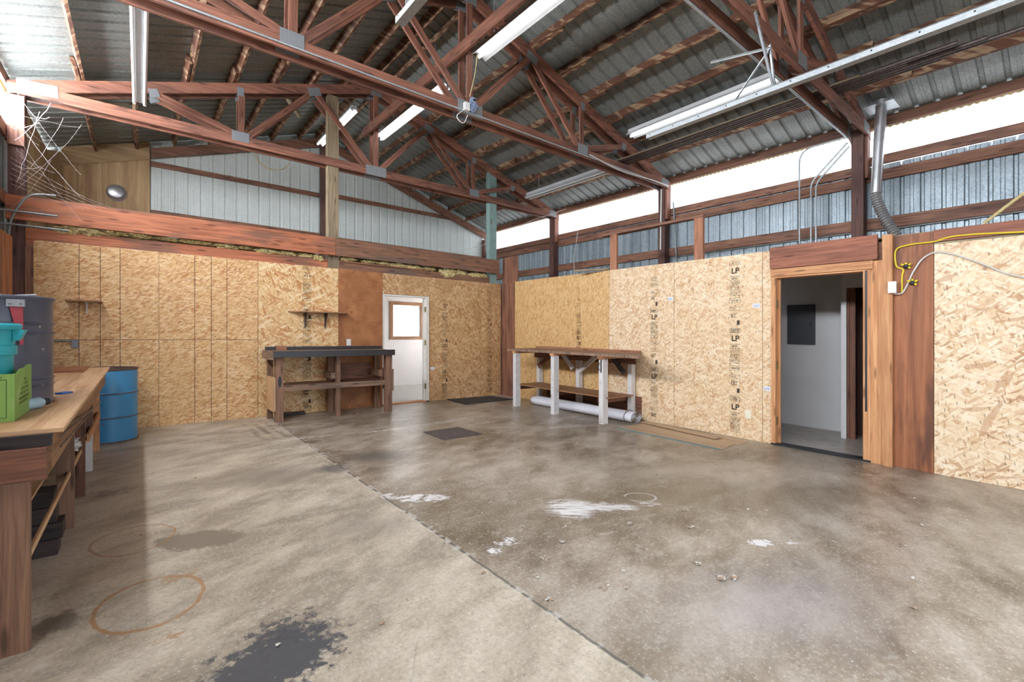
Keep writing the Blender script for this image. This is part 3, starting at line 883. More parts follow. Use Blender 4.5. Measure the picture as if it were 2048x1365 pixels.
# ------------------------------------------------------------------ girts of the right wall
gl = [(3.735, .15, 'top'), (3.565, .14, 'second')]
for j, (a, b, wh) in enumerate([(8.16, 11.0, 'bay at the white gable'), (5.10, 8.16, 'between farthest and middle posts'), (2.0, 5.10, 'between middle and nearest posts'), (-1.3, 2.0, 'in front of the nearest post')]):
    z1 = [3.70, 3.72, 3.735, 3.825][j]; z2 = [3.55, 3.56, 3.575, 3.615][j]; z3 = [2.96, 2.96, 2.955, 2.945][j]
    for (z, h, nm) in ((z1, .125, 'uppermost'), (z2, .145, 'second'), (z3, .16, 'lowest visible')):
        tag(bar((7.983, a+.02, z), (7.983, b-.02, z), .038, h).build('wall_girt', 'timber_girt'),
            '%s right-wall girt, %s' % (nm, wh), 'girt', 'girts of the right wall')
for j, (a, b, wh) in enumerate([(8.16, 11.0, 'behind the farthest post'), (5.10, 8.16, 'in the bay before the farthest post')]):
    for z, nm in ((3.72, 'upper'), (2.9, 'lower')):
        tag(bar((-1.262, a+.02, z), (-1.262, b-.02, z), .038, .15).build('wall_girt', 'timber_girt'), '%s girt of the left wall %s' % (nm, wh), 'girt', 'girts of the left wall')
# gable girts
tag(bar((.16, 11.148, 4.50), (3.24, 11.148, 4.50), .038, .10, up=(0, 0, 1)).build('gable_girt', 'timber_girt'), 'upper girt on the white gable between the vent board and the middle stud', 'girt')
tag(bar((3.41, 11.148, 4.55), (6.95, 11.148, 4.55), .038, .10).build('gable_girt', 'timber_girt'), 'upper girt on the white gable between the middle stud and the sloping rafter', 'girt')
tag(bar((.16, 11.148, 3.56), (3.24, 11.148, 3.56), .038, .12).build('gable_girt', 'timber_girt'), 'lower girt on the white gable, just above the long beam beside the vent board', 'girt')
tag(bar((3.41, 11.148, 3.52), (7.8, 11.148, 3.52), .038, .12).build('gable_girt', 'timber_girt'), 'lower girt on the white gable, behind the beam towards the aqua post', 'girt')
# plywood corner with the flue vent
t = thing('vent_board', 'old plywood sheet on the gable with a round flue cover in it', 'board', (-.46, 11.1, 2.7))
MB().prism([(-1.06, 2.6), (.145, 2.6), (.145, TOP(.145)+.13), (-1.06, TOP(-1.06)+.13)], 'y', 11.125, 11.145, True).build('sheet', 'plywood_old', t)
MB().prism([(-1.06, TOP(-1.06)-.20), (.145, TOP(.145)-.20), (.145, TOP(.145)+.13), (-1.06, TOP(-1.06)+.13)], 'y', 11.10, 11.124).build('top_board', 'plywood_old', t)
m = MB(); m.lathe([(.0, -.045), (.095, -.045), (.115, -.035), (.125, -.012), (.135, 0.)], (-.345, 11.122, 3.85), 40, 'y'); m.build('flue_cover', 'duct_steel', t)
m = MB(); m.lathe([(.0, -.008), (.15, -.008), (.15, 0.)], (-.335, 11.124, 3.835), 40, 'y'); m.build('flue_collar', 'steel_dark', t)
tag(B(-1.243, -1.230, 8.9, 11.16, 2.6, 4.39, g='z').build('plywood_sheet', 'plywood_old'), 'plywood sheet on the left wall meeting the board with the flue cover', 'board')
tag(B(-1.228, -1.065, 11.115, 11.145, 2.6, 4.40, g='z').build('corner_board', 'plywood_old'), 'narrow plywood strip in the corner beside the flue board', 'board')

# ------------------------------------------------------------------ long beam and headers
tag(B(-1.24, 2.585, 7.985, 8.035, 2.645, 2.94).build('long_beam', 'timber_beam_red'), 'deep reddish beam over the ruled strand board, at the cobwebbed end', 'beam')
tag(B(2.59, 6.085, 7.985, 8.035, 2.645, 2.94).build('long_beam', 'timber_beam'), 'deep brown weathered beam over the doorway, ending at the aqua post', 'beam')
tag(B(-1.085, 2.49, 8.088, 8.126, 2.335, 2.575).build('header_board', 'timber_beam_red'), 'reddish header plank above the ruled strand board, under the insulation', 'board')
tag(B(2.68, 5.895, 8.088, 8.126, 2.335, 2.555).build('header_board', 'timber_beam'), 'brown header plank above the pegboard and the back doorway', 'board')
tag(B(2.68, 4.4, 8.06, 8.128, 2.556, 2.575).build('ledge_strip', 'timber_orange'), 'thin reddish strip lying on the header plank above the pegboard', 'board')
tag(B(-1.088, -1.019, 8.068, 8.082, 0, 2.34, g='z').build('edge_board', 'timber_girt'), 'narrow brown board at the outer edge of the ruled strand board', 'board')
# insulation tufts
def tufts(lst, label):
    m = MB()
    for i, (x, w, h, dz) in enumerate(lst):
        m.blob((x, 8.11, 2.60+dz), w, .05, h, .75, 3.2, i*1.3+x, 18, 11)
        m.blob((x+w*.4, 8.10, 2.595+dz), w*.6, .045, h*.8, .8, 4., i*2.3+x, 14, 9)
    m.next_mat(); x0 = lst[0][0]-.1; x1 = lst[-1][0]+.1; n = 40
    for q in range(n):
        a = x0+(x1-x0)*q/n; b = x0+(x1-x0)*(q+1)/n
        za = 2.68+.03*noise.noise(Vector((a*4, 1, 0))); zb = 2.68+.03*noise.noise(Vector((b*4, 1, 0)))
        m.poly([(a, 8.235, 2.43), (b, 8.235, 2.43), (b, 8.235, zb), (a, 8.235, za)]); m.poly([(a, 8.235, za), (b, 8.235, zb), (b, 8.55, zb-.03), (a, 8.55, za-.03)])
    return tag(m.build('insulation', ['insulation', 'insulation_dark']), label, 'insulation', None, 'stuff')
tufts([(-.72, .12, .05, 0), (-.52, .13, .045, .0), (-.30, .08, .03, .01), (-.05, .16, .03, .02), (.3, .12, .022, .02), (.62, .2, .025, .02), (1.0, .16, .03, .01), (1.25, .1, .02, .02), (1.55, .18, .035, .0), (1.85, .15, .03, 0), (2.15, .14, .03, .0), (2.34, .08, .05, -.02)],
      'tufts of yellow fiberglass under the reddish beam')
tufts([(2.85, .14, .035, .02), (3.2, .12, .03, .01), (3.5, .16, .03, .01), (3.8, .2, .04, .0), (4.1, .18, .04, -.01), (4.45, .14, .03, 0), (4.85, .2, .085, -.05), (5.15, .16, .05, -.01), (5.5, .2, .05, -.03), (5.75, .1, .04, -.02)],
      'tufts of yellow fiberglass under the brown beam over the doorway')

# ------------------------------------------------------------------ lettering
_txt = {}
def text_polys(body, bold=0.):
    key = (body, bold)
    if key in _txt: return _txt[key]
    cu = bpy.data.curves.new('t', 'FONT'); cu.body = body; cu.size = 1.; cu.offset = bold; cu.resolution_u = 3
    ob = bpy.data.objects.new('t', cu); COL.objects.link(ob)
    dg = bpy.context.evaluated_depsgraph_get(); me = ob.evaluated_get(dg).to_mesh()
    vs = [(v.co.x, v.co.y) for v in me.vertices]; fs = [list(p.vertices) for p in me.polygons]
    ob.evaluated_get(dg).to_mesh_clear(); bpy.data.objects.remove(ob); bpy.data.curves.remove(cu)
    x0 = min(v[0] for v in vs); x1 = max(v[0] for v in vs); y0 = min(v[1] for v in vs); y1 = max(v[1] for v in vs)
    vs = [((x-x0)/(y1-y0), (y-y0)/(y1-y0)) for x, y in vs]
    _txt[key] = (vs, fs, (x1-x0)/(y1-y0)); return _txt[key]
class Ink:
    """flat print on a sheet; (u, v) measured to the viewer's right and up"""
    def __init__(s, plane, pos): s.m = MB(); s.plane = plane; s.pos = pos
    def P(s, u, v):
        if s.plane == 'y': return (u, s.pos, v)
        if s.plane == 'x': return (s.pos, u, v)
        return s.plane(u, v)
    def rect(s, u0, u1, v0, v1):
        s.m.poly([s.P(u0, v0), s.P(u1, v0), s.P(u1, v1), s.P(u0, v1)])
    def frame(s, u0, u1, v0, v1, w=.0035):
        s.rect(u0, u1, v0, v0+w); s.rect(u0, u1, v1-w, v1); s.rect(u0, u0+w*(1 if u1 > u0 else -1), v0, v1); s.rect(u1-w*(1 if u1 > u0 else -1), u1, v0, v1)
    def text(s, body, u, v, h, d=1, bold=.02, width=None):
        vs, fs, asp = text_polys(body, bold)
        k = h if width is None else width/asp
        i = len(s.m.v)
        s.m.v += [s.P(u+d*x*k, v+y*h) for x, y in vs]
        for f in fs: s.m.f.append([i+q for q in f]); s.m.u.append([(0, 0)]*len(f))
    def scribble(s, u0, u1, v, h, dens=.7, d=1):
        """a line of print too worn to read: short strokes"""
        u = u0
        while (u-u1)*d < 0:
            w = random.uniform(.35, .75)*h
            if random.random() < dens+.15:
                r = random.random(); t = max(.0016, h*.2)
                if r < .75: s.rect(u, u+d*max(t, w*.35), v, v+h)
                if r > .15: s.rect(u, u+d*w, v+h-t, v+h)
                if r > .5: s.rect(u, u+d*w, v, v+t)
                if r > .35 and r < .8: s.rect(u+d*(w-t), u+d*w, v, v+h)
            u += d*(w+h*.22)
def stamp_column(panel, plane, pos, uc, tops, w, ztop, zbot, letters, mat='ink_black'):
    """printed grade stamps down the middle of a strand board sheet"""
    d = 1 if plane == 'y' else -1
    k = Ink(plane, pos)
    for zt in tops:
        def ok(z): return zbot < z < ztop
        def fr(dz0, dz1):
            if ok(zt+dz0) and ok(zt+dz1): k.frame(uc-d*w/2, uc+d*w/2, zt+dz0, zt+dz1)
        def row(dz, h, a=-.45, b=.45, dens=.75):
            if ok(zt+dz) and ok(zt+dz+h): k.scribble(uc+d*w*a, uc+d*w*b, zt+dz, h, dens, d)
        if letters:
            if ok(zt) and ok(zt+.08):
                k.text('LP', uc-d*w*.30, zt, .078, d, .03)
                if ok(zt-.085): k.text('APA', uc-d*w*.34, zt-.082, .03, d, .02)
        else:
            row(0, .03); row(.05, .022)
        k_ = w/2
        if ok(zt-.045): k.rect(uc-d*k_, uc+d*k_, zt-.042, zt-.037)
        for q, dz in enumerate((-.105, -.125, -.145, -.165, -.185, -.205, -.225, -.25, -.275, -.30)): row(dz, .013+.004*(q % 3 == 2), -.46, .46, .7)
        fr(-.395, -.33); row(-.375, .024, -.30, .35, .9)
        fr(-.50, -.45); row(-.488, .022, -.34, .1, .9)
        row(-.59, .04, -.35, .05, 1.); row(-.545, .015, -.35, .3, .8)
        if ok(zt-.68): k.rect(uc+d*w*.2, uc+d*w*.46, zt-.69, zt-.63)
        fr(-.79, -.735); row(-.775, .024, -.35, .25, .95)
        fr(.115, .165); row(.126, .022, -.35, .25, .95)
    return k.m.build('printed_stamp', mat, panel)
def sticker(panel, plane, pos, u, v, w=.09, h=.055):
    d = 1 if plane == 'y' else -1
    off = -.0012
    k = Ink(plane, pos+off); k.rect(u, u+d*w, v, v+h); o = k.m.build('sticker', 'paper_white', panel); part(o, 'small white printed sticker')
    k = Ink(plane, pos+off*2)
    k.scribble(u+d*.012, u+d*w*.45, v+.012, .02, .9, d); k.scribble(u+d*w*.55, u+d*w*.9, v+.014, .022, .9, d)
    k.m.build('sticker_print', 'ink_blue', panel)

# ------------------------------------------------------------------ wall sheets
GRP = 'strand board sheets lining the walls'
def sheet(plane, pos, u0, u1, v0, v1, mat, label, name='strand_board', cat='wall panel', th=.011, group=None):
    m = MB(); m.flat(plane, pos, th, u0+.002, u1-.002, v0, v1, mat.startswith('ply'))
    return tag(m.build(name, mat), label, cat, group)
def ruled(x0, x1, z0, z1, label):
    p = sheet('y', BW, x0, x1, z0, z1, 'osb_ruled', label)
    k = Ink('y', BW-.0012)
    for q in (.41, .612, .81):
        n = int((z1-z0)/.055)
        k.rect(x0+q-.0024, x0+q+.0024, z0+.004, z1-.004)
        for i in range(n): k.rect(x0+q-.0045, x0+q+.0045, z0+.03+i*.055, z0+.034+i*.055)
    k.m.build('nailing_lines', 'void_black', p)
    return p
a = ruled(-1.017, .205, 1.2105, 2.43, 'upper sheet of ruled strand board behind the small wooden shelf and black drum')
ruled(-1.017, .205, .002, 1.2045, 'lower sheet of ruled strand board behind the blue drum')
ruled(.205, 1.429, 1.2105, 2.43, 'upper sheet of ruled strand board between the two wall shelves')
ruled(.205, 1.429, .002, 1.2045, 'lower sheet of ruled strand board between the blue drum and the black-topped bench')
p = sheet('y', BW, 1.431, 2.664, .002, 2.43, 'osb_amber', 'full-height amber strand board with black stamps behind the black-topped bench')
stamp_column(p, 'y', BW-.0012, 2.15, [2.25, 1.55, .85, .30], .13, 2.42, .02, False)
sheet('y', BW-.004, 2.664, 3.459, .002, 2.43, 'pegboard', 'water-stained brown pegboard between the strand board and the back doorway', 'pegboard', 'pegboard', .006)
sheet('y', BW, 3.460, 4.404, 2.055, 2.43, 'osb_tan', 'short strand board over the back doorway')
p = sheet('y', BW, 4.406, 5.65, .002, 2.43, 'osb_tan', 'full-height stamped strand board between the back doorway and the corner strip')
stamp_column(p, 'y', BW-.0012, 4.77, [1.85, 1.05, .42], .13, 2.0, .02, False)
sticker(p, 'y', BW, 4.445, .615)
p = sheet('y', BW, 5.652, 6.19, .002, 2.43, 'osb_tan', 'narrow stamped strand board in the back corner beside the red plywood')
stamp_column(p, 'y', BW-.0012, 5.88, [2.2, 1.5, .8, .3], .12, 2.4, .05, False, 'ink_faint')
# right wall
sheet('x', RW, 7.62, 8.065, .002, 2.43, 'plywood_red', 'tall red-brown plywood panel in the corner beside the golden strand board', 'plywood_sheet', 'wall panel')
sheet('x', RW+.014, 7.53, 8.065, 2.435, 3.01, 'plywood_red', 'red-brown plywood offcut above the corner, next to the aqua post', 'plywood_sheet', 'wall panel')
sheet('x', RW, 6.34, 7.615, .002, 2.452, 'osb_golden', 'plain golden strand board next to the red plywood corner')
p = sheet('x', RW, 5.081, 6.338, .002, 2.452, 'osb_golden', 'golden strand board with faint writing behind the white-legged bench')
stamp_column(p, 'x', RW-.0012, 5.78, [1.85, 1.55, 1.25], .10, 2.0, 1.05, False, 'ink_faint')
p = sheet('x', RW, 3.852, 5.079, .002, 2.45, 'osb_pale', 'pale stamped strand board next to the golden ones, end of a bench in front')
stamp_column(p, 'x', RW-.0012, 4.197, [2.5, 1.60, .68], .135, 2.28, .02, True)
sticker(p, 'x', RW, 3.955, 1.88)
p = sheet('x', RW, 2.592, 3.850, .002, 2.448, 'osb_pale', 'pale stamped strand board with a wall outlet, nearest the doorway')
stamp_column(p, 'x', RW-.0012, 2.945, [2.20, 1.29, .37], .14, 2.42, .02, True)
sticker(p, 'x', RW, 2.712, 1.732)
p = sheet('x', RW, 2.483, 2.590, .002, 2.446, 'osb_pale', 'narrow strip of strand board against the door frame')
sticker(p, 'x', RW, 2.578, .67, .085)
sheet('x', RW, .950, 1.266, .002, 2.44, 'plywood_brown', 'dark stained plywood between the fir post and the large pale strand board', 'plywood_sheet', 'wall panel')
sheet('x', RW, -.31, .948, .002, 2.31, 'osb_pale_new', 'large-flaked pale strand board nearest the viewer beside the stained plywood')
tag(B(6.195, 6.232, -1.2, .947, 2.335, 2.45).build('header_board', 'timber_header'), 'reddish plank above the nearest pale strand board, under the yellow cord', 'board')
tag(B(6.222, 6.234, -1.2, .947, 2.312, 2.334).build('header_strip', 'timber_gray'), 'thin gray strip between the reddish plank and the nearest pale strand board', 'board')
# framing above the right partition
for y, nm in ((4.935, 'golden and the pale boards'), (3.405, 'two pale stamped boards')):
    tag(B(6.235, 6.28, y, y+.135, 2.452, 3.05, g='z').build('stub_stud', 'timber_orange'), 'short upright stud on the partition above the joint of the %s' % nm, 'stud')
tag(B(6.236, 6.325, 3.40, 5.27, 3.052, 3.092).build('top_rail', 'timber_girt'), 'horizontal rail resting on the two short studs above the partition', 'rail')
tag(bar((6.24, 5.08, 2.475), (5.98, 5.66, 2.475), .05, .03).build('loose_stick', 'timber_gray'), 'loose gray stick lying on the top of the partition by the short stud', 'stick')

# ------------------------------------------------------------------ light fixtures
def fixture(x, y0, y1, z, label, hood, n_tubes, lit, mat='fixture_white', tilt=0.):
    """strip light along y; z = underside of the tubes"""
    t = thing('fluorescent_light', label, 'ceiling light', (x, (y0+y1)/2, z), 'strip lights under the roof')
    def zz(y): return tilt*(y-y0)
    def pr(poly, a, b):
        m = MB()
        n = len(poly); i = len(m.v)
        for yy in (a, b): m.v += [(x+q[0], yy, z+q[1]+zz(yy)) for q in poly]
        m.f += [list(range(n)), list(range(2*n-1, n-1, -1))]+[[k, n+k, n+(k+1) % n, (k+1) % n] for k in range(n)]
        m.u += [[(0, 0)]*n]*2+[[(0, 0)]*4]*n
        return m
    if hood:
        w = hood/2
        pr([(-w, .012), (-w, .016), (-.05, .075), (-.05, .125), (.05, .125), (.05, .075), (w, .016), (w, .012), (.045, .068), (-.045, .068)], y0, y1).build('reflector_hood', mat, t)
    else:
        pr([(-.045, .045), (-.045, .10), (.045, .10), (.045, .045), (.02, .03), (-.02, .03)], y0, y1).build('channel', mat, t)
    xs = [0.] if n_tubes == 1 else [-.052, .052]
    for q in xs:
        MB().tube([(x+q, y0+.03, z+.02+zz(y0)), (x+q, y1-.03, z+.02+zz(y1))], .019, 14).build('tube', 'tube_lit' if lit else 'tube_off', t)
        for yy in (y0+.012, y1-.012):
            B(x+q-.016, x+q+.016, yy-.012, yy+.012, z+zz(yy), z+.06+zz(yy)).build('socket', 'socket_white', t)
    return t
def hang(t, x, ys, z0):
    for y in ys:
        MB().tube([(x, y, z0), (x, y, TOP(x)+.0)], .004, 6).build('hanger', 'steel_galv', t)
f = fixture(3.50, 5.93, 8.37, 4.975, 'lit strip light beside the farthest truss king post, under the lengthwise brace', .20, 2, True)
hang(f, 3.50, (6.2, 7.7), 5.10)
f = fixture(3.50, 2.62, 5.06, 5.00, 'lit hooded strip light running from the middle truss towards the viewer', .23, 1, True)
hang(f, 3.50, (2.9, 4.7), 5.12)
f = fixture(3.14, 8.60, 10.75, 5.50, 'lit strip light at the ridge near the white gable behind the pale post', 0, 2, True)
hang(f, 3.14, (8.9, 10.4), 5.60)
f = fixture(6.42, 2.45, 4.80, 4.675, 'lit hooded strip light above the galvanised door track', .22, 1, True)
hang(f, 6.42, (2.7, 4.5), 4.78)
f = fixture(6.62, 5.15, 7.66, 4.30, 'unlit gray strip light near the aqua post under the right slope', .20, 2, False, 'fixture_gray')
hang(f, 6.62, (5.5, 7.3), 4.42)
f = fixture(-.005, 5.36, 7.76, 4.285, 'unlit white two-tube strip light hanging under the left slope in front of the farthest truss', 0, 2, False)
hang(f, -.005, (5.6, 7.5), 4.38)
# cable coil at the near end of the unlit light
def coil(c, r, n, wob, seed):
    random.seed(seed); pts = []
    for i in range(n*24):
        a = 2*PI*i/24
        rr = r*(1+.12*math.sin(a*.37+seed))
        pts.append((c[0]+rr*math.cos(a)+.02*math.sin(a*.21), c[1]+wob*math.sin(a*.5), c[2]+rr*.75*math.sin(a)+.015*math.cos(a*.3)))
    return pts
tag(MB().tube(coil((-.02, 5.24, 4.30), .13, 4, .03, 3)+[(-.01, 5.36, 4.36)], .007, 8).build('cable_coil', 'cable_blue'), 'loose coil of gray cable at the near end of the unlit two-tube light', 'cable')

# ------------------------------------------------------------------ door track, pipes, conduits, duct
def punched(p0, p1, name, parent, w=.032):
    p0 = Vector(p0); p1 = Vector(p1)
    m = MB(); m.bar(p0, p1, w, .003, up=(0, -1, .2), c=.0005); m.bar(p0+Vector((w/2, .012, 0)), p1+Vector((w/2, .012, 0)), .003, w*.8, up=(0, -1, .2), c=.0005)
    k = m.next_mat()
    L = (p1-p0).length; n = max(2, int(L/.045))
    up = Vector((0, -1, .2)); t = (p1-p0).normalized(); sd = t.cross(up).normalized(); u2 = sd.cross(t).normalized()
    for i in range(n):
        c = p0+t*(L*(i+.5)/n)+u2*.0024
        k.poly([c+sd*.006*math.cos(a*PI/4)+t*.009*math.sin(a*PI/4) for a in range(8)])
    m.build(name, ['steel_galv', 'void_black'], parent)
def track(x, y0, y1, z, label):
    t = thing('door_track', label, 'door track', (x, (y0+y1)/2, z))
    m = MB()
    m.prism([(x-.035, z-.03), (x+.035, z-.03), (x+.035, z+.03), (x+.028, z+.03), (x+.028, z-.024), (x-.028, z-.024), (x-.028, z+.012), (x-.012, z+.03), (x-.016, z+.035), (x-.035, z+.016)], 'y', y0, y1)
    k = m.next_mat(); n = int((y1-y0)/.30)
    for i in range(n):
        y = y1-.05-i*.30
        k.lathe([(0, -.037), (.006, -.037), (.006, -.035)], (x, y, z-.0305), 8, 'x') if False else k.poly([(x-.0365, y-.006, z-.006), (x-.0365, y+.006, z-.006), (x-.0365, y+.006, z+.006), (x-.0365, y-.006, z+.006)])
    m.build('rail', ['steel_galv', 'void_black'], t)
    return t
t = track(4.68, -1.2, 3.24, 3.71, 'long galvanised door track passing under the nearest truss')
punched((4.30, 1.850, 4.29), (4.66, 1.842, 3.745), 'hanger_strap', t)
punched((4.585, 1.838, 4.10), (4.68, 1.834, 3.745), 'hanger_strap', t)
punched((4.58, 1.835, 4.06), (4.665, 2.20, 3.745), 'hanger_strap', t, .026)
punched((4.60, 1.832, 4.075), (4.60, 2.42, 4.20), 'hanger_strap', t, .026)
t2 = track(1.52, -1.2, 3.23, 3.70, 'second galvanised door track, its end showing beside the king post of the middle truss')
punched((1.52, 3.10, 3.735), (1.50, 3.10, 4.60), 'hanger_strap', t2)
# steel pipes stored on the trusses
for i, (dx, dz, y0, y1) in enumerate(((0., 0., .80, 5.2), (.058, .004, 1.2, 5.3), (.116, 0., .6, 5.25), (.174, .0, .2, 5.15), (.232, .002, .95, 5.1))):
    tag(MB().tube([(6.40+dx, y0, 4.345+dz), (6.40+dx, y1, 4.345+dz)], .024, 12).build('steel_pipe', 'steel_dark'),
        ['dark steel pipe stored on the truss chords nearest the door track', 'dark steel pipe on the truss chords, second from the door track', 'dark steel pipe in the middle of the row on the truss chords',
         'longest of the dark pipes stored on the truss chords', 'dark pipe at the eave side of the row on the truss chords'][i], 'pipe', 'pipes stored on the truss chords')
tag(MB().tube([(6.35, 1.6, 4.335), (6.35, 5.15, 4.335)], .010, 8).build('wooden_dowel', 'timber_gray'), 'thin tan rod lying beside the stored pipes', 'rod')
tag(MB().tube([(6.30, .604, 2.475), (6.26, .34, 2.70), (6.23, .05, 2.95)], .014, 8).build('leaning_stick', 'foam_closure'), 'tan stick slanting up from the top of the partition above the nearest strand board', 'stick')
tag(MB().tube([(7.983, 1.86, 2.854), (7.983, -1.2, 2.854)], .010, 8).build('conduit', 'steel_galv'), 'thin conduit under the lowest girt, in front of the nearest post', 'conduit')
tag(MB().tube([(7.983, 4.96, 2.864), (7.983, 2.08, 2.864)], .010, 8).build('conduit', 'steel_galv'), 'thin conduit under the lowest girt, between the middle and nearest posts', 'conduit')
# flue duct
t = thing('vent_duct', 'galvanised vent duct bending behind the partition by the nearest post', 'duct', (7.62, 1.70, 2.6))
MB().tube([(7.62, 1.675, 4.50), (7.63, 1.74, 3.30)], .062, 28).build('pipe', 'duct_steel', t)
pts = []
for i in range(26):
    s = i/25
    pts.append((7.63+.02*s, 1.742-.20*s**1.6-.02*s, 3.30-.62*s))
rs = [.060+(.006 if i % 2 else 0) for i in range(26)]
fine = []
for i in range(25):
    for k in range(3):
        a = Vector(pts[i]); b = Vector(pts[i+1]); fine.append(a.lerp(b, k/3))
MB().tube(fine, .06, 24, False, [.060+.006*math.sin(i*PI/2.) for i in range(len(fine))]).build('flexible_elbow', 'duct_steel', t)
for z in (4.0, 3.62, 3.31): MB().tube([(7.62+.0083*(4.5-z), 1.675+.054*(4.5-z), z), (7.62+.0083*(4.5-z), 1.676+.054*(4.5-z), z-.02)], .065, 28).build('seam_band', 'duct_steel', t)
B(7.46, 7.78, 1.52, 1.84, 4.405, 4.409).build('roof_flange', 'steel_galv', t)
# conduits by the nearest post
def arc(p, c, n=8):
    """smooth a polyline with rounded corners"""
    out = [Vector(p[0])]
    for i in range(1, len(p)-1):
        a, b, d = Vector(p[i-1]), Vector(p[i]), Vector(p[i+1])
        r = min(c, (b-a).length*.5, (d-b).length*.5)
        s = b+(a-b).normalized()*r; e = b+(d-b).normalized()*r
        for k in range(n+1):
            q = k/n; out.append(s*(1-q)**2+b*2*q*(1-q)+e*q*q)
    out.append(Vector(p[-1])); return out
tag(MB().tube(arc([(7.79, 2.711, 2.45), (7.79, 2.711, 4.19), (7.79, 2.10, 4.20)], .2), .013, 10).build('conduit', 'steel_galv'), 'steel conduit with a wide bend above the doorway, running to the nearest post', 'conduit')
tag(MB().tube(arc([(7.79, 2.557, 2.45), (7.79, 2.557, 3.66), (7.79, 2.10, 4.12)], .1), .013, 10).build('conduit', 'steel_galv'), 'steel conduit kinked towards the post, next to the wide-bend conduit', 'conduit')
tag(MB().tube(arc([(7.79, 2.492, 2.45), (7.79, 2.492, 3.64), (7.79, 2.08, 4.06)], .1), .013, 10).build('conduit', 'steel_galv'), 'steel conduit kinked towards the post, nearest to it', 'conduit')
tag(MB().tube([(7.75, 2.085, 4.165), (3.0, 2.085, 4.165)], .013, 10).build('conduit', 'steel_galv'), 'steel conduit along the lower edge of the nearest truss', 'conduit')
tag(MB().tube([(.1, 4.981, 4.215), (4.0, 4.981, 4.20), (7.80, 4.981, 4.20)], .011, 10).build('conduit', 'steel_galv'), 'thin conduit along the face of the middle truss bottom chord', 'conduit')
tag(MB().tube(arc([(5.6, 4.965, 4.23), (6.3, 4.93, 4.13), (7.3, 4.95, 4.19), (7.83, 4.96, 4.2)], .4), .012, 8).build('sagging_cable', 'cable_white'), 'white cable sagging below the middle truss towards its post', 'cable')
tag(MB().tube([(7.80, 5.10, 4.16), (7.80, 5.12, 3.0)], .013, 8).build('conduit', 'white_plastic'), 'white conduit running down beside the middle post', 'conduit')
tag(MB().tube(arc([(7.98, 4.87, 2.46), (7.94, 4.87, 2.9), (7.94, 4.93, 3.9)], .1), .016, 8).build('conduit', 'steel_dull'), 'gray conduit coming out of the partition beside the middle post', 'conduit')
tag(MB().tube([(7.78, 7.15, 4.2), (7.5, 7.0, 3.6), (6.9, 6.55, 2.85), (6.24, 5.9, 2.465)], .006, 6).build('hanging_wire', 'cable_white'), 'thin white wire slanting down to the golden strand board', 'wire')
tag(MB().tube([(6.2, 10.2, 3.4), (6.7, 9.5, 3.55), (7.4, 8.4, 4.1), (7.75, 7.6, 4.27)], .006, 6).build('loose_wire', 'cable_white'), 'thin white wire looping past the aqua post to the eave', 'wire')
# junction of wires at the middle truss
t = thing('junction_box', 'small white box with a tangle of wires on the middle truss gusset', 'electrical box', (3.25, 4.97, 4.20))
B(3.215, 3.285, 4.93, 4.984, 4.20, 4.30).build('box', 'white_plastic', t)
m = MB()
for i in range(7):
    random.seed(40+i); q = [(3.30+random.uniform(-.02, .12), 4.95+random.uniform(-.03, .02), 4.19+random.uniform(0, .22)) for _ in range(6)]
    m.tube(arc(q, .05, 4), .005, 6)
m.build('wires', 'cable_blue', t)
MB().tube(arc([(3.20, 4.96, 4.19), (3.08, 4.96, 4.08), (3.2, 4.95, 4.0), (3.27, 4.96, 4.15)], .08, 6), .006, 6).build('wire_loop', 'cable_white', t)
MB().tube(arc([(3.30, 4.96, 4.40), (3.38, 4.96, 4.7), (3.46, 5.02, 5.03)], .1, 5), .006, 6).build('supply_cord', 'foam_closure', t)
tag(MB().tube(coil((2.2, 10.95, 5.05), .30, 2, .01, 5), .006, 6).build('cord_loop', 'foam_closure'), 'pale cord looped near the ridge light on the gable', 'cord')
# left side: conduit curve and two rods
tag(MB().tube(arc([(-1.19, 7.86, 1.4), (-1.19, 7.86, 2.62), (-1.03, 7.87, 2.95), (-.8, 7.88, 2.97)], .25), .013, 10).build('conduit', 'steel_dull'), 'gray conduit curving over the reddish beam above the black drum', 'conduit')
tag(MB().tube([(-1.3, 7.80, 2.71), (-.78, 7.80, 2.707)], .013, 10).build('steel_rod', 'steel_dull'), 'gray rod sticking out across the reddish beam, upper of two', 'rod')
tag(MB().tube([(-1.3, 7.80, 2.555), (-.68, 7.80, 2.546)], .013, 10).build('steel_rod', 'steel_dull'), 'gray rod sticking out under the reddish beam, lower of two', 'rod')

# ------------------------------------------------------------------ small wall fittings
t = thing('wall_shelf', 'small wooden shelf on one bracket on the ruled strand board', 'shelf', (-.54, 7.95, 1.60))
B(-.72, -.385, 7.86, 8.068, 1.69, 1.71, g='x').build('board', 'shelf_wood', t)
MB().box(-.545, -.525, 8.060, 8.068, 1.55, 1.69).box(-.545, -.525, 7.90, 8.06, 1.684, 1.69).bar((-.535, 8.06, 1.57), (-.535, 7.93, 1.683), .006, .014).build('bracket', 'white_plastic', t)
t = thing('wall_shelf', 'pointed wooden shelf on two dark brackets above the black-topped bench', 'shelf', (2.35, 7.9, 1.5))
MB().prism([(1.86, 8.066), (2.82, 8.064), (2.74, 7.90), (2.18, 7.86), (2.0, 7.90)], 'z', 1.655, 1.675).build('board', 'shelf_wood', t)
for x in (2.12, 2.44):
    MB().box(x-.012, x+.012, 8.058, 8.068, 1.40, 1.655).box(x-.012, x+.012, 7.92, 8.058, 1.648, 1.655).prism([(8.058, 1.648), (7.93, 1.648), (8.058, 1.42)], 'x', x-.004, x+.004).build('bracket', 'steel_dark', t)
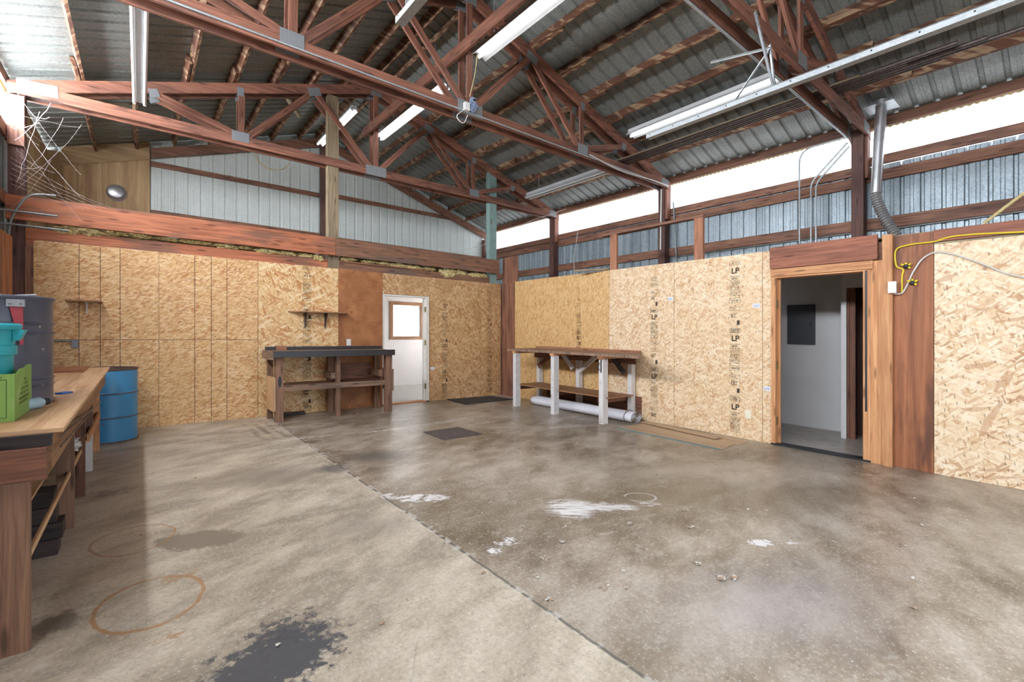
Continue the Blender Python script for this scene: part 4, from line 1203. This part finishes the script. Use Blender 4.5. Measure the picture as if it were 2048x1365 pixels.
tag(B(-.675, -.612, 8.03, 8.068, 1.11, 1.205).build('outlet_box', 'gray_plastic'), 'gray surface outlet box on the ruled strand board beside the drums', 'electrical box')
tag(MB().tube([(-1.14, 8.05, 1.197), (-.675, 8.05, 1.194)], .011, 8).build('conduit', 'steel_dull'), 'thin gray conduit feeding the outlet box on the ruled strand board', 'conduit')
t = thing('light_switch', 'white switch plate on the pegboard above the black-topped bench', 'switch', (2.837, 8.06, 1.11))
B(2.80, 2.874, 8.058, 8.066, 1.105, 1.218).build('plate', 'white_plastic', t)
B(2.829, 2.845, 8.052, 8.058, 1.15, 1.175).build('toggle', 'white_plastic', t)
t = thing('wall_outlet', 'ivory outlet low on the pale stamped strand board', 'outlet', (6.215, 2.77, .28))
B(6.212, 6.219, 2.733, 2.810, .278, .392).build('plate', 'ivory_plastic', t)
for z in (.30, .345): B(6.209, 6.212, 2.755, 2.788, z, z+.03).build('socket', 'ivory_plastic', t)
t = thing('junction_box', 'white junction box on the fir post with yellow and white cords', 'electrical box', (6.15, 1.26, 1.835))
B(6.125, 6.163, 1.228, 1.296, 1.835, 1.955).build('box', 'white_plastic', t)
B(6.122, 6.125, 1.25, 1.275, 1.87, 1.92).build('outlet_face', 'ivory_plastic', t)
XW = 6.205
ypts = [(1.24, 1.86), (1.20, 1.88), (1.195, 2.02), (1.177, 2.08)]
tag(MB().tube(arc([(XW, 1.196, 1.845), (XW, 1.196, 2.02), (XW, 1.177, 2.085), (XW, 1.241, 2.106), (XW, 1.257, 2.221), (XW, 1.245, 2.313), (XW, 1.118, 2.336), (XW, .944, 2.334), (XW-.022, .822, 2.367), (XW-.022, .638, 2.362), (XW-.022, .341, 2.333), (XW-.022, .0, 2.33)], .05, 6), .0085, 8)
    .build('extension_cord', 'cord_yellow'), 'yellow extension cord draped over the stained plywood towards the viewer', 'cord')
tag(MB().tube(arc([(XW-.03, 1.26, 1.83), (XW, 1.196, 1.822), (XW, 1.141, 1.943), (XW, 1.118, 2.023), (XW, 1.041, 2.176), (XW, .944, 2.238), (XW, .822, 2.203), (XW, .618, 2.089), (XW, .459, 1.972), (XW, .341, 1.926), (XW, .1, 1.85)], .1, 6), .008, 8)
    .build('extension_cord', 'cable_white'), 'white cord arching from the junction box across the nearest strand board', 'cord')
def tap(y, z, label):
    t = thing('cord_tap', label, 'plug', (XW-.01, y, z))
    MB().blob((XW-.012, y, z), .02, .026, .022, .2, 2., y).build('body', 'black_plastic', t)
    for (dy, dz) in ((.035, .022), (-.035, .02), (.0, .034), (-.03, -.02)):
        MB().tube([(XW-.012, y+dy*.5, z+dz*.5), (XW-.014, y+dy*1.15, z+dz*1.15)], .011, 8).build('plug_end', 'cord_yellow', t)
tap(1.16, 2.11, 'black and yellow cord tap on the yellow cord, upper of two')
tap(1.11, 1.935, 'black and yellow cord tap on the white cord, lower of two')

# ------------------------------------------------------------------ black-topped bench at the back wall
t = thing('workbench', 'old wooden workbench with a black-painted front edge against the back wall', 'workbench', (2.4, 7.65, 0))
B(1.50, 3.36, 7.375, 7.95, .985, 1.045, g='x').build('top', 'timber_bench', t)
B(1.50, 3.365, 7.33, 7.374, .962, 1.055, g='x').build('front_edge', 'paint_black_wood', t)
B(1.51, 3.40, 7.952, 7.99, .97, 1.10, g='x').build('back_rail', 'paint_black_wood', t)
B(1.455, 1.499, 7.34, 7.90, .93, 1.04, g='y').build('end_board', 'timber_bench', t)
for (x0, x1, y0, y1, h) in ((1.545, 1.65, 7.42, 7.51, .962), (2.43, 2.49, 7.45, 7.54, .962), (3.23, 3.345, 7.40, 7.49, .962), (1.52, 1.59, 7.82, 7.91, .985), (2.43, 2.52, 7.88, 7.95, .985), (2.53, 2.60, 7.88, 7.95, .985), (3.22, 3.33, 7.86, 7.95, .985)):
    B(x0, x1, y0, y1, 0, h, g='z').build('leg', 'timber_leg', t)
B(1.65, 3.23, 7.43, 7.468, .455, .54, g='x').build('front_rail', 'timber_bench', t)
B(1.65, 3.23, 7.47, 7.87, .52, .538, g='x').build('lower_shelf', 'timber_brown', t)
B(2.36, 2.428, 7.50, 7.88, .60, .69, g='y').build('cross_rail', 'timber_bench', t)
B(3.15, 3.22, 7.50, 7.87, .60, .70, g='y').build('cross_rail', 'timber_leg', t)
B(1.50, 1.543, 7.42, 7.81, .17, .66, g='z').build('end_panel', 'plywood_top', t)
B(2.62, 3.21, 8.0, 8.03, .54, .80, g='x').build('back_panel', 'timber_brown', t)
B(3.346, 3.372, 7.40, 7.80, .35, .72, g='z').build('end_panel', 'timber_bench', t)
k = Ink('y', 7.4188); k.m.poly([k.P(1.60+.026*math.cos(2*PI*q/20), .60+.085*math.sin(2*PI*q/20)) for q in range(20)]); k.m.build('scorch_mark', 'black_plastic', t)
tag(B(1.655, 1.80, 7.88, 7.951, 1.046, 1.115).build('wood_block', 'timber_orange'), 'small reddish block on the back of the black-topped bench', 'wood block')
tag(B(1.72, 2.08, 7.90, 8.0, 0, .05).build('wood_offcut', 'timber_char'), 'dark board lying on the floor under the black-topped bench', 'board')

# ------------------------------------------------------------------ white-legged bench
t = thing('workbench', 'long wooden bench with white-painted legs and a lower shelf by the right partition', 'workbench', (5.8, 5.5, 0))
MB().prism([(5.40, 6.85), (6.13, 6.85), (6.13, 4.37), (5.40, 3.87)], 'z', 1.026, 1.066, True).build('top', 'timber_bench', t)
B(6.132, 6.17, 4.40, 6.85, 1.026, 1.108, g='y').build('back_rail', 'timber_orange', t)
for (y0, x0) in ((6.60, 5.41), (5.59, 5.415), (4.55, 5.43)):
    l = B(x0, x0+.115, y0, y0+.08, 0, .985, g='z').build('leg', 'paint_white_wood', t)
    B(5.395, 6.13, y0-.005, y0+.085, .987, 1.024, g='x').build('cross_bearer', 'timber_fir', t)
    B(5.45, 6.10, y0+.082, y0+.118, .30, .385, g='x').build('shelf_bearer', 'timber_brown', t)
for y0 in (6.70, 5.65, 4.52): B(6.09, 6.185, y0, y0+.08, 0, .985, g='z').build('leg', 'paint_white_wood', t)
B(6.05, 6.088, 4.42, 6.80, .89, .985, g='y').build('rear_rail', 'timber_brown', t)
MB().box(5.50, 6.088, 4.48, 6.70, .388, .406, g='y').build('lower_shelf', 'shelf_wood', t)
bar((5.92, 5.12, .985), (6.06, 5.60, .70), .038, .08).build('brace', 'paint_white_wood', t)
bar((6.04, 6.0, .985), (6.04, 5.75, .74), .038, .08).build('brace', 'paint_white_wood', t)
bar((6.03, 6.25, .985), (6.03, 6.66, .72), .038, .08).build('brace', 'timber_brown', t)
bar((6.03, 4.85, .985), (6.03, 4.62, .74), .038, .08).build('brace', 'timber_char', t)
B(6.192, 6.212, 4.42, 6.6, .02, .37, g='y').build('back_panel', 'timber_brown', t)
m = MB(); m.box(5.424, 5.43, 4.575, 4.595, .78, .97); m.tube([(5.415, 4.61, .93), (5.40, 4.63, .85), (5.415, 4.60, .82)], .006, 6); m.build('hook', 'black_plastic', t)
k = Ink('x', 5.4285)
for i in range(5): k.rect(4.62-.012*i, 4.616-.012*i, .02, .04+.035*min(i, 4-i)+.01)
k.rect(4.625, 4.56, .018, .024); k.m.build('red_mark', 'chip', t)

# ------------------------------------------------------------------ rolled underlay
t = thing('rolled_carpet', 'roll of white-backed carpet on the floor under the white-legged bench', 'carpet roll', (5.92, 5.5, 0))
m = MB(); m.smooth = True
y0, y1 = 4.32, 6.62; NS = 30; NY = 24
def roll_c(y):
    s = (y-y0)/(y1-y0); return 5.935-.03*s+.01*math.sin(s*5)
i0 = len(m.v)
for j in range(NY+1):
    y = y0+(y1-y0)*j/NY
    e = 1. if j > 0 else 1.
    if j == NY: e = .8
    for q in range(NS):
        a = 2*PI*q/NS
        rx, rz = .135*e, .085*e
        z = .085+rz*math.sin(a)*(1+.05*noise.noise(Vector((y*3, a, 0)))); z = max(z, .004)
        m.v.append((roll_c(y)+rx*math.cos(a)*(1+.04*noise.noise(Vector((y*2, a+9, 1)))), y, z))
for j in range(NY):
    for q in range(NS):
        q2 = (q+1) % NS
        m.f.append([i0+j*NS+q, i0+j*NS+q2, i0+(j+1)*NS+q2, i0+(j+1)*NS+q]); m.u.append([(0, 0)]*4)
m.f.append([i0+NY*NS+q for q in range(NS)]); m.u.append([(0, 0)]*NS)
m.build('backing', 'felt_white', t)
m = MB()
pts = []
for i in range(120):
    a = i*.19; r = 1.-i/135.
    pts.append((5.935+.125*r*math.cos(a), r, .087+.074*r*math.sin(a)))
for i in range(len(pts)-1):
    a, b = pts[i], pts[i+1]
    m.poly([(a[0], y0-.004, a[2]), (b[0], y0-.004, b[2]), (b[0], y0+.12, b[2]), (a[0], y0+.12, a[2])])
m.build('spiral_edge', 'felt_white', t)
m = MB(); m.poly([(5.935+.12*math.cos(2*PI*q/24), y0+.012, .086+.070*math.sin(2*PI*q/24)) for q in range(24)]); m.build('core', 'carpet_backing', t)
MB().tube([(roll_c(4.45)+.137*math.cos(2*PI*q/28), 4.45, .088+.089*math.sin(2*PI*q/28)) for q in range(28)], .005, 6, True).build('strap', 'black_plastic', t)
# planks
tag(B(5.40, 5.60, 2.72, 4.23, .0, .007, g='y').build('floor_plank', 'vinyl_plank'), 'tan vinyl plank flat on the concrete, outermost from the partition', 'plank', 'vinyl planks on the floor')
tag(B(5.605, 5.80, 2.75, 4.23, .0, .007, g='y').build('floor_plank', 'vinyl_plank'), 'tan vinyl plank flat on the concrete, second from the partition', 'plank', 'vinyl planks on the floor')
tag(B(5.805, 6.09, 2.70, 4.23, .0, .007, g='y').build('floor_plank', 'vinyl_plank'), 'tan vinyl plank flat on the concrete against the other planks by the partition', 'plank', 'vinyl planks on the floor')
m = MB(); m.bar((5.90, 3.0, .02), (6.05, 4.28, .02), .16, .008, up=(0, 0, 1), c=.001)
tp = tag(m.build('floor_plank', 'vinyl_plank'), 'loose tan plank lying on top of the flat planks, its dark edge showing', 'plank', 'vinyl planks on the floor')
tag(B(5.393, 5.399, 2.72, 4.23, 0, .009, g='y').build('plank_edging', 'teal_edge'), 'thin teal edging strip along the outermost floor plank', 'trim strip')

# ------------------------------------------------------------------ mats
m = MB(); m.prism([(4.80, 8.03), (5.82, 7.90), (5.92, 7.30), (4.76, 7.30)], 'z', 0, .016)
tag(m.build('door_mat', 'rubber_mat'), 'dark rubber mat in the back corner by the doorway', 'mat')
m = MB(); m.prism([(2.99, 5.62), (3.54, 5.63), (3.575, 5.065), (2.975, 5.067)], 'z', 0, .008)
tag(m.build('carpet_mat', 'carpet_mat'), 'small square brown mat on the open floor', 'mat')

# ------------------------------------------------------------------ left workbench
t = thing('workbench', 'rough workbench with a plywood top along the left wall, under the black drum', 'workbench', (-.7, 4.9, 0))
B(-1.075, -.265, 2.86, 6.95, .902, .920, g='y').build('top', 'plywood_top', t)
B(-1.075, -.302, 2.835, 2.875, .850, .901, g='x').build('end_cleat', 'timber_char', t)
B(-1.075, -.312, 2.795, 2.833, .715, .848, g='x').build('end_beam', 'timber_brown', t)
B(-.343, -.305, 2.877, 6.93, .735, .901, g='y').build('side_apron', 'shelf_wood', t)
for (x0, x1, y0, y1, mt, z) in ((-.452, -.362, 2.795, 2.833, 'timber_leg', .714), (-.44, -.35, 4.32, 4.36, 'timber_leg', .735), (-.437, -.347, 5.08, 5.12, 'timber_brown', .735), (-.41, -.352, 5.93, 5.97, 'paint_white_wood', .36), (-.42, -.352, 5.93, 5.97, 'timber_leg', .735), (-.41, -.350, 6.86, 6.90, 'timber_fir', .735),
                             (-1.07, -.98, 2.88, 2.92, 'timber_leg', .9), (-1.07, -.98, 6.86, 6.90, 'timber_leg', .9)):
    B(x0, x1, y0, y1, .362 if x0 == -.42 else 0, z, g='z').build('leg', mt, t)
B(-.365, -.347, 5.5, 6.95, .36, .43, g='y').build('shelf_rail', 'timber_fir', t)
B(-1.07, -.455, 3.0, 6.84, .43, .445, g='y').build('lower_shelf', 'plywood_top', t)
bar((-.374, 2.86, .385), (-.374, 6.94, .352), .016, .03).build('shelf_edge', 'plywood_top', t)
for i, z in enumerate((0., .095, .19, .285)):
    d = [0, .02, -.01, -.02][i]
    tag(B(-1.0, -.385+d, 3.87+.01*i, 4.02+.01*i, z+.001, z+.093, g='x').build('timber_block', 'timber_char'),
        'blackened timber block under the plywood-topped bench, %s of the stack' % ['lowest', 'second from the bottom', 'second from the top', 'topmost'][i], 'wood block', 'blackened blocks under the bench')
m = MB(); m.blob((-.44, 4.70, .50), .10, .10, .055, .5, 3.5, 2, 20, 14); tag(m.build('plastic_bag', 'clear_wrap'), 'crumpled clear plastic bag on the lower shelf of the plywood-topped bench', 'bag')
tag(B(-1.0, -.47, 3.3, 3.33, .446, .71, g='x').build('white_board', 'paper_white'), 'white panel standing under the near end of the plywood-topped bench', 'board')
for i, (a, b) in enumerate((((-.288, 3.0, .86), (-.288, 5.9, .66)), ((-.284, 2.95, .82), (-.288, 4.4, .74)), ((-.286, 3.2, .875), (-.286, 4.9, .72)))):
    tag(MB().tube([a, b], .005, 6).build('thin_rod', 'steel_dark'), 'thin steel rod slung along the edge of the plywood-topped bench, %s' % ['longest one', 'lowest one', 'uppermost one'][i], 'rod', 'rods along the bench edge')
# black drum on the bench
t = thing('steel_drum', 'black steel drum standing on the plywood-topped bench', 'drum', (-.675, 3.93, .921))
R = .265
pr = [(0, .0), (R+.006, .0), (R+.006, .012), (R, .02), (R, .10), (R+.008, .108), (R, .116), (R, .14), (R+.008, .148), (R, .156), (R, .40), (R+.009, .41), (R, .42), (R, .455), (R+.009, .465), (R, .475), (R, .59), (R+.004, .598), (R+.010, .606), (R+.010, .618), (R+.002, .622), (R-.01, .605), (0, .605)]
MB().lathe(pr, (-.675, 3.93, .921), 64).build('body', 'drum_black', t)
t2 = thing('hinge_plate', 'flat gray metal strap hinge lying on the lid of the black drum', 'hinge', (-.6, 3.8, 1.53))
m = MB(); m.bar((-.62, 3.76, 1.533), (-.47, 3.80, 1.552), .07, .008, up=(0, 0, 1), c=.002); m.build('plate', 'steel_galv', t2)
MB().tube([(-.80, 3.72, 1.537), (-.60, 3.75, 1.542)], .008, 8).build('rod', 'steel_dull', t2)
t2 = thing('hand_tool', 'red-handled tool with a gray steel head hanging on the black drum', 'tool', (-.53, 3.66, 1.26))
B(-.568, -.497, 3.680, 3.702, 1.478, 1.518).build('head', 'steel_galv', t2)
for x in (-.553, -.512): MB().lathe([(0, -.006), (.005, -.005), (.006, 0)], (x, 3.680, 1.495), 10, 'y').build('rivet', 'steel_dull', t2)
MB().prism([(-.556, 1.477), (-.505, 1.477), (-.502, 1.27), (-.514, 1.265)], 'y', 3.684, 3.702).build('handle', 'red_paint', t2)
# green box with the teal jug
t = thing('cardboard_box', 'open green cardboard box on the near end of the plywood-topped bench', 'box', (-.65, 3.38, .921))
m = MB(); zt = 1.145
m.box(-.86, -.46, 3.16, 3.165, .921, zt); m.box(-.86, -.46, 3.595, 3.60, .921, zt-.01); m.box(-.86, -.855, 3.166, 3.594, .921, zt)
m.prism([(3.166, .921), (3.594, .921), (3.594, 1.165), (3.50, 1.17), (3.40, 1.158), (3.30, 1.160), (3.22, 1.143), (3.166, 1.146)], 'x', -.465, -.46)
m.box(-.855, -.465, 3.166, 3.594, .921, .925)
m.build('carton', 'green_cardboard', t)
k = Ink('y', 3.159)
k.frame(-.85, -.485, .94, 1.12, .002)
for i in range(5): k.scribble(-.62, -.52, .955+i*.014, .008, .8)
k.scribble(-.53, -.50, 1.118, .014, .9)
k.m.build('print', 'ink_dark_green', t)
k = Ink('x', -.4594)
for i, (a, b) in enumerate(((3.25, 3.5), (3.26, 3.52), (3.30, 3.50), (3.32, 3.5), (3.38, 3.48), (3.40, 3.46))): k.scribble(a, b, .985+i*.022, .013, .85)
k.m.build('print', 'ink_olive', t)
t = thing('plastic_jug', 'teal plastic jug with a lid and spout standing in the green box', 'jug', (-.61, 3.37, .93))
c = (-.605, 3.37, .927)
MB().lathe([(0, 0), (.10, 0), (.108, .01), (.112, .30), (.124, .302), (.124, .345), (.116, .35), (.118, .425), (0, .425)], c, 48).build('body', 'teal_plastic', t)
MB().lathe([(0, .426), (.138, .426), (.142, .434), (.142, .448), (.134, .456), (0, .46)], c, 48).build('lid', 'teal_plastic', t)
MB().prism([(-.492, 1.295), (-.47, 1.30), (-.448, 1.352), (-.492, 1.352)], 'y', 3.33, 3.41).build('spout', 'teal_plastic', t)
t = thing('plastic_bottle', 'pale blue bottle with a black cap lying beside the green box', 'bottle', (-.44, 3.58, .921))
a = Vector((-.50, 3.52, .951)); b = Vector((-.425, 3.62, .951)); dd = (b-a).normalized()
MB().tube([a, a+dd*.005, a+dd*.11, b+dd*.005], .03, 20, False, [.024, .030, .030, .02]).build('body', 'pale_blue_plastic', t)
MB().tube([b+dd*.006, b+dd*.035, b+dd*.04], .018, 16, False, [.019, .019, .014]).build('cap', 'black_plastic', t)
tag(MB().prism([(-.44, 4.28), (-.40, 4.26), (-.355, 4.32), (-.40, 4.36)], 'z', .921, .931).build('plastic_scrap', 'blue_plastic'), 'blue plastic scrap on the bench behind the black drum', 'scrap')
tag(B(-.80, -.435, 6.95-.05, 7.6, .921, .945, g='x').build('wood_board', 'plywood_brown'), 'dark board lying at the far end of the plywood-topped bench', 'board') if False else \
    tag(B(-.95, -.44, 6.25, 6.85, .921, .940, g='x').build('wood_board', 'plywood_brown'), 'dark board lying at the far end of the plywood-topped bench', 'board')
# blue drum on the floor
t = thing('steel_drum', 'dented blue steel drum on the floor between the bench and the strand board', 'drum', (-.30, 7.42, 0))
R = .283; c = (-.305, 7.45, 0)
def rib(h): return [(R, h-.016), (R+.010, h-.006), (R+.012, h), (R+.010, h+.006), (R, h+.016)]
MB().lathe([(0, .012), (R-.004, .012), (R, .016)]+rib(.30)+rib(.585)+[(R, .855), (R-.004, .862)], c, 64).build('body', 'drum_blue', t)
MB().lathe([(R-.006, 0), (R+.010, 0), (R+.010, .014), (R, .018)], c, 64).build('bottom_chime', 'drum_rust', t)
MB().lathe([(R-.012, .868), (R-.008, .878), (R+.006, .878), (R+.010, .870), (R+.006, .858), (R, .853)], c, 64).build('rim', 'drum_rust', t)
MB().lathe([(0, .845), (R-.012, .845), (R-.012, .868)], c, 64).build('lid', 'drum_rust', t)
for h in (.30, .585): MB().lathe([(R+.0105, h-.006), (R+.0128, h), (R+.0105, h+.006)], c, 64).build('worn_hoop', 'drum_rust', t)

# ------------------------------------------------------------------ litter and cobwebs
random.seed(11)
m = MB(); m2 = MB()
def flake(mm, x, y, r):
    n = random.randint(4, 7); z = random.uniform(.001, .004)
    pts = []
    for i in range(n):
        a = 2*PI*i/n; q = r*random.uniform(.4, 1.2)
        pts.append((x+q*math.cos(a)*1.3, y+q*math.sin(a), z+random.uniform(0, r*.55)))
    cz = (x, y, z+r*.5)
    for i in range(n): mm.poly([pts[i], pts[(i+1) % n], cz])
for i in range(230):
    x = random.uniform(-.1, 6.0); y = random.uniform(.3, 7.8)
    if x > 5.2 and y > 2.5: continue
    flake(m if random.random() < .6 else m2, x, y, random.choice([.006, .008, .01, .014]))
for (x, y, r) in ((2.15, 2.15, .03), (2.32, 2.28, .03), (1.92, 2.05, .025), (2.5, 1.75, .025), (2.05, 1.55, .022), (2.6, 1.45, .028), (1.63, 1.72, .03), (1.95, 1.62, .03), (2.55, 1.28, .05), (2.6, 1.24, .04), (3.05, 1.75, .03), (3.3, 1.95, .03), (2.75, 2.05, .028), (3.6, 1.05, .03), (3.9, .75, .03), (1.6, 3.9, .022), (1.58, 3.1, .02), (2.0, 2.85, .03), (2.2, 3.0, .025)):
    for q in range(7): flake(m2 if random.random() < .45 else m, x+random.uniform(-.03, .03), y+random.uniform(-.02, .02), r*random.uniform(.2, .42))
m.next_mat(); i = len(m.v); m.v += m2.v; m.f += [[q+i for q in f] for f in m2.f]; m.u += m2.u
tag(m.build('floor_litter', ['flake', 'chip']), 'pale flakes and brown chips scattered over the concrete', 'litter', None, 'stuff')
m = MB()
random.seed(5)
def strand(a, b, sag, r=.0022):
    a = Vector(a); b = Vector(b); pts = []
    for i in range(9):
        s = i/8; p = a.lerp(b, s); p.z -= sag*4*s*(1-s)
        pts.append(p+Vector((random.uniform(-.008, .008), random.uniform(-.008, .008), random.uniform(-.008, .008))))
    m.tube(pts, r, 5)
for i in range(13):
    strand((-1.2+random.uniform(0, .1), 7.95-random.random()*.3, random.uniform(2.7, 4.1)), (-1.0+random.uniform(-.1, .45), 8.0-random.random()*.1, random.uniform(2.5, 4.0)), random.uniform(.01, .10), random.choice([.0008, .001, .0018]))
strand((-1.15, 7.9, 3.55), (-.85, 7.97, 4.12), .05, .003); strand((-1.0, 7.9, 3.9), (-.86, 7.97, 3.95), .03, .003); strand((-1.18, 7.9, 3.7), (-.95, 7.95, 3.85), .03, .0028)
for i in range(6): strand((-1.15, 7.7, 3.0+.06*i), (-.55+.05*i, 7.98, 2.88+.01*i), .03, .0012)
tag(m.build('cobweb', 'cobweb_silk'), 'dusty cobwebs at the end of the farthest truss above the reddish beam', 'cobweb', None, 'stuff')

# ------------------------------------------------------------------ daylight, camera
w = bpy.data.worlds.new('World'); SC.world = w; w.use_nodes = True
bg = w.node_tree.nodes['Background']; bg.inputs[0].default_value = (.78, .88, 1., 1); bg.inputs[1].default_value = 2.4
pl = bpy.data.lights.new('sky_portal', 'AREA'); pl.shape = 'RECTANGLE'; pl.size = 3.7; pl.size_y = 3.65
pl.cycles.is_portal = True
po = bpy.data.objects.new('sky_portal', pl); COL.objects.link(po)
po.location = (3.1, YF-.12, 1.80); po.rotation_euler = (-PI/2, 0, PI) if False else (PI/2, 0, 0)
cam = bpy.data.cameras.new('camera'); co = bpy.data.objects.new('camera', cam); COL.objects.link(co)
co.location = (0, 0, 1.37); co.rotation_euler = (PI/2, 0, -math.atan2(.6277, .7784))
cam.sensor_width = 36.; cam.sensor_fit = 'HORIZONTAL'; cam.lens = 922.6/2048*36; cam.shift_y = -2.5/2048
cam.clip_start = .05
SC.camera = co
SC.view_settings.view_transform = 'Standard'; SC.view_settings.look = 'None'
SC.view_settings.gamma = 1.; SC.view_settings.use_curve_mapping = False
SC.view_settings.exposure = .8
SC.cycles.use_denoising = True
SC.cycles.use_adaptive_sampling = True; SC.cycles.adaptive_threshold = .12
SC.cycles.max_bounces = 6; SC.cycles.diffuse_bounces = 3; SC.cycles.glossy_bounces = 2
SC.cycles.transmission_bounces = 3; SC.cycles.transparent_max_bounces = 4
SC.cycles.caustics_reflective = False; SC.cycles.caustics_refractive = False
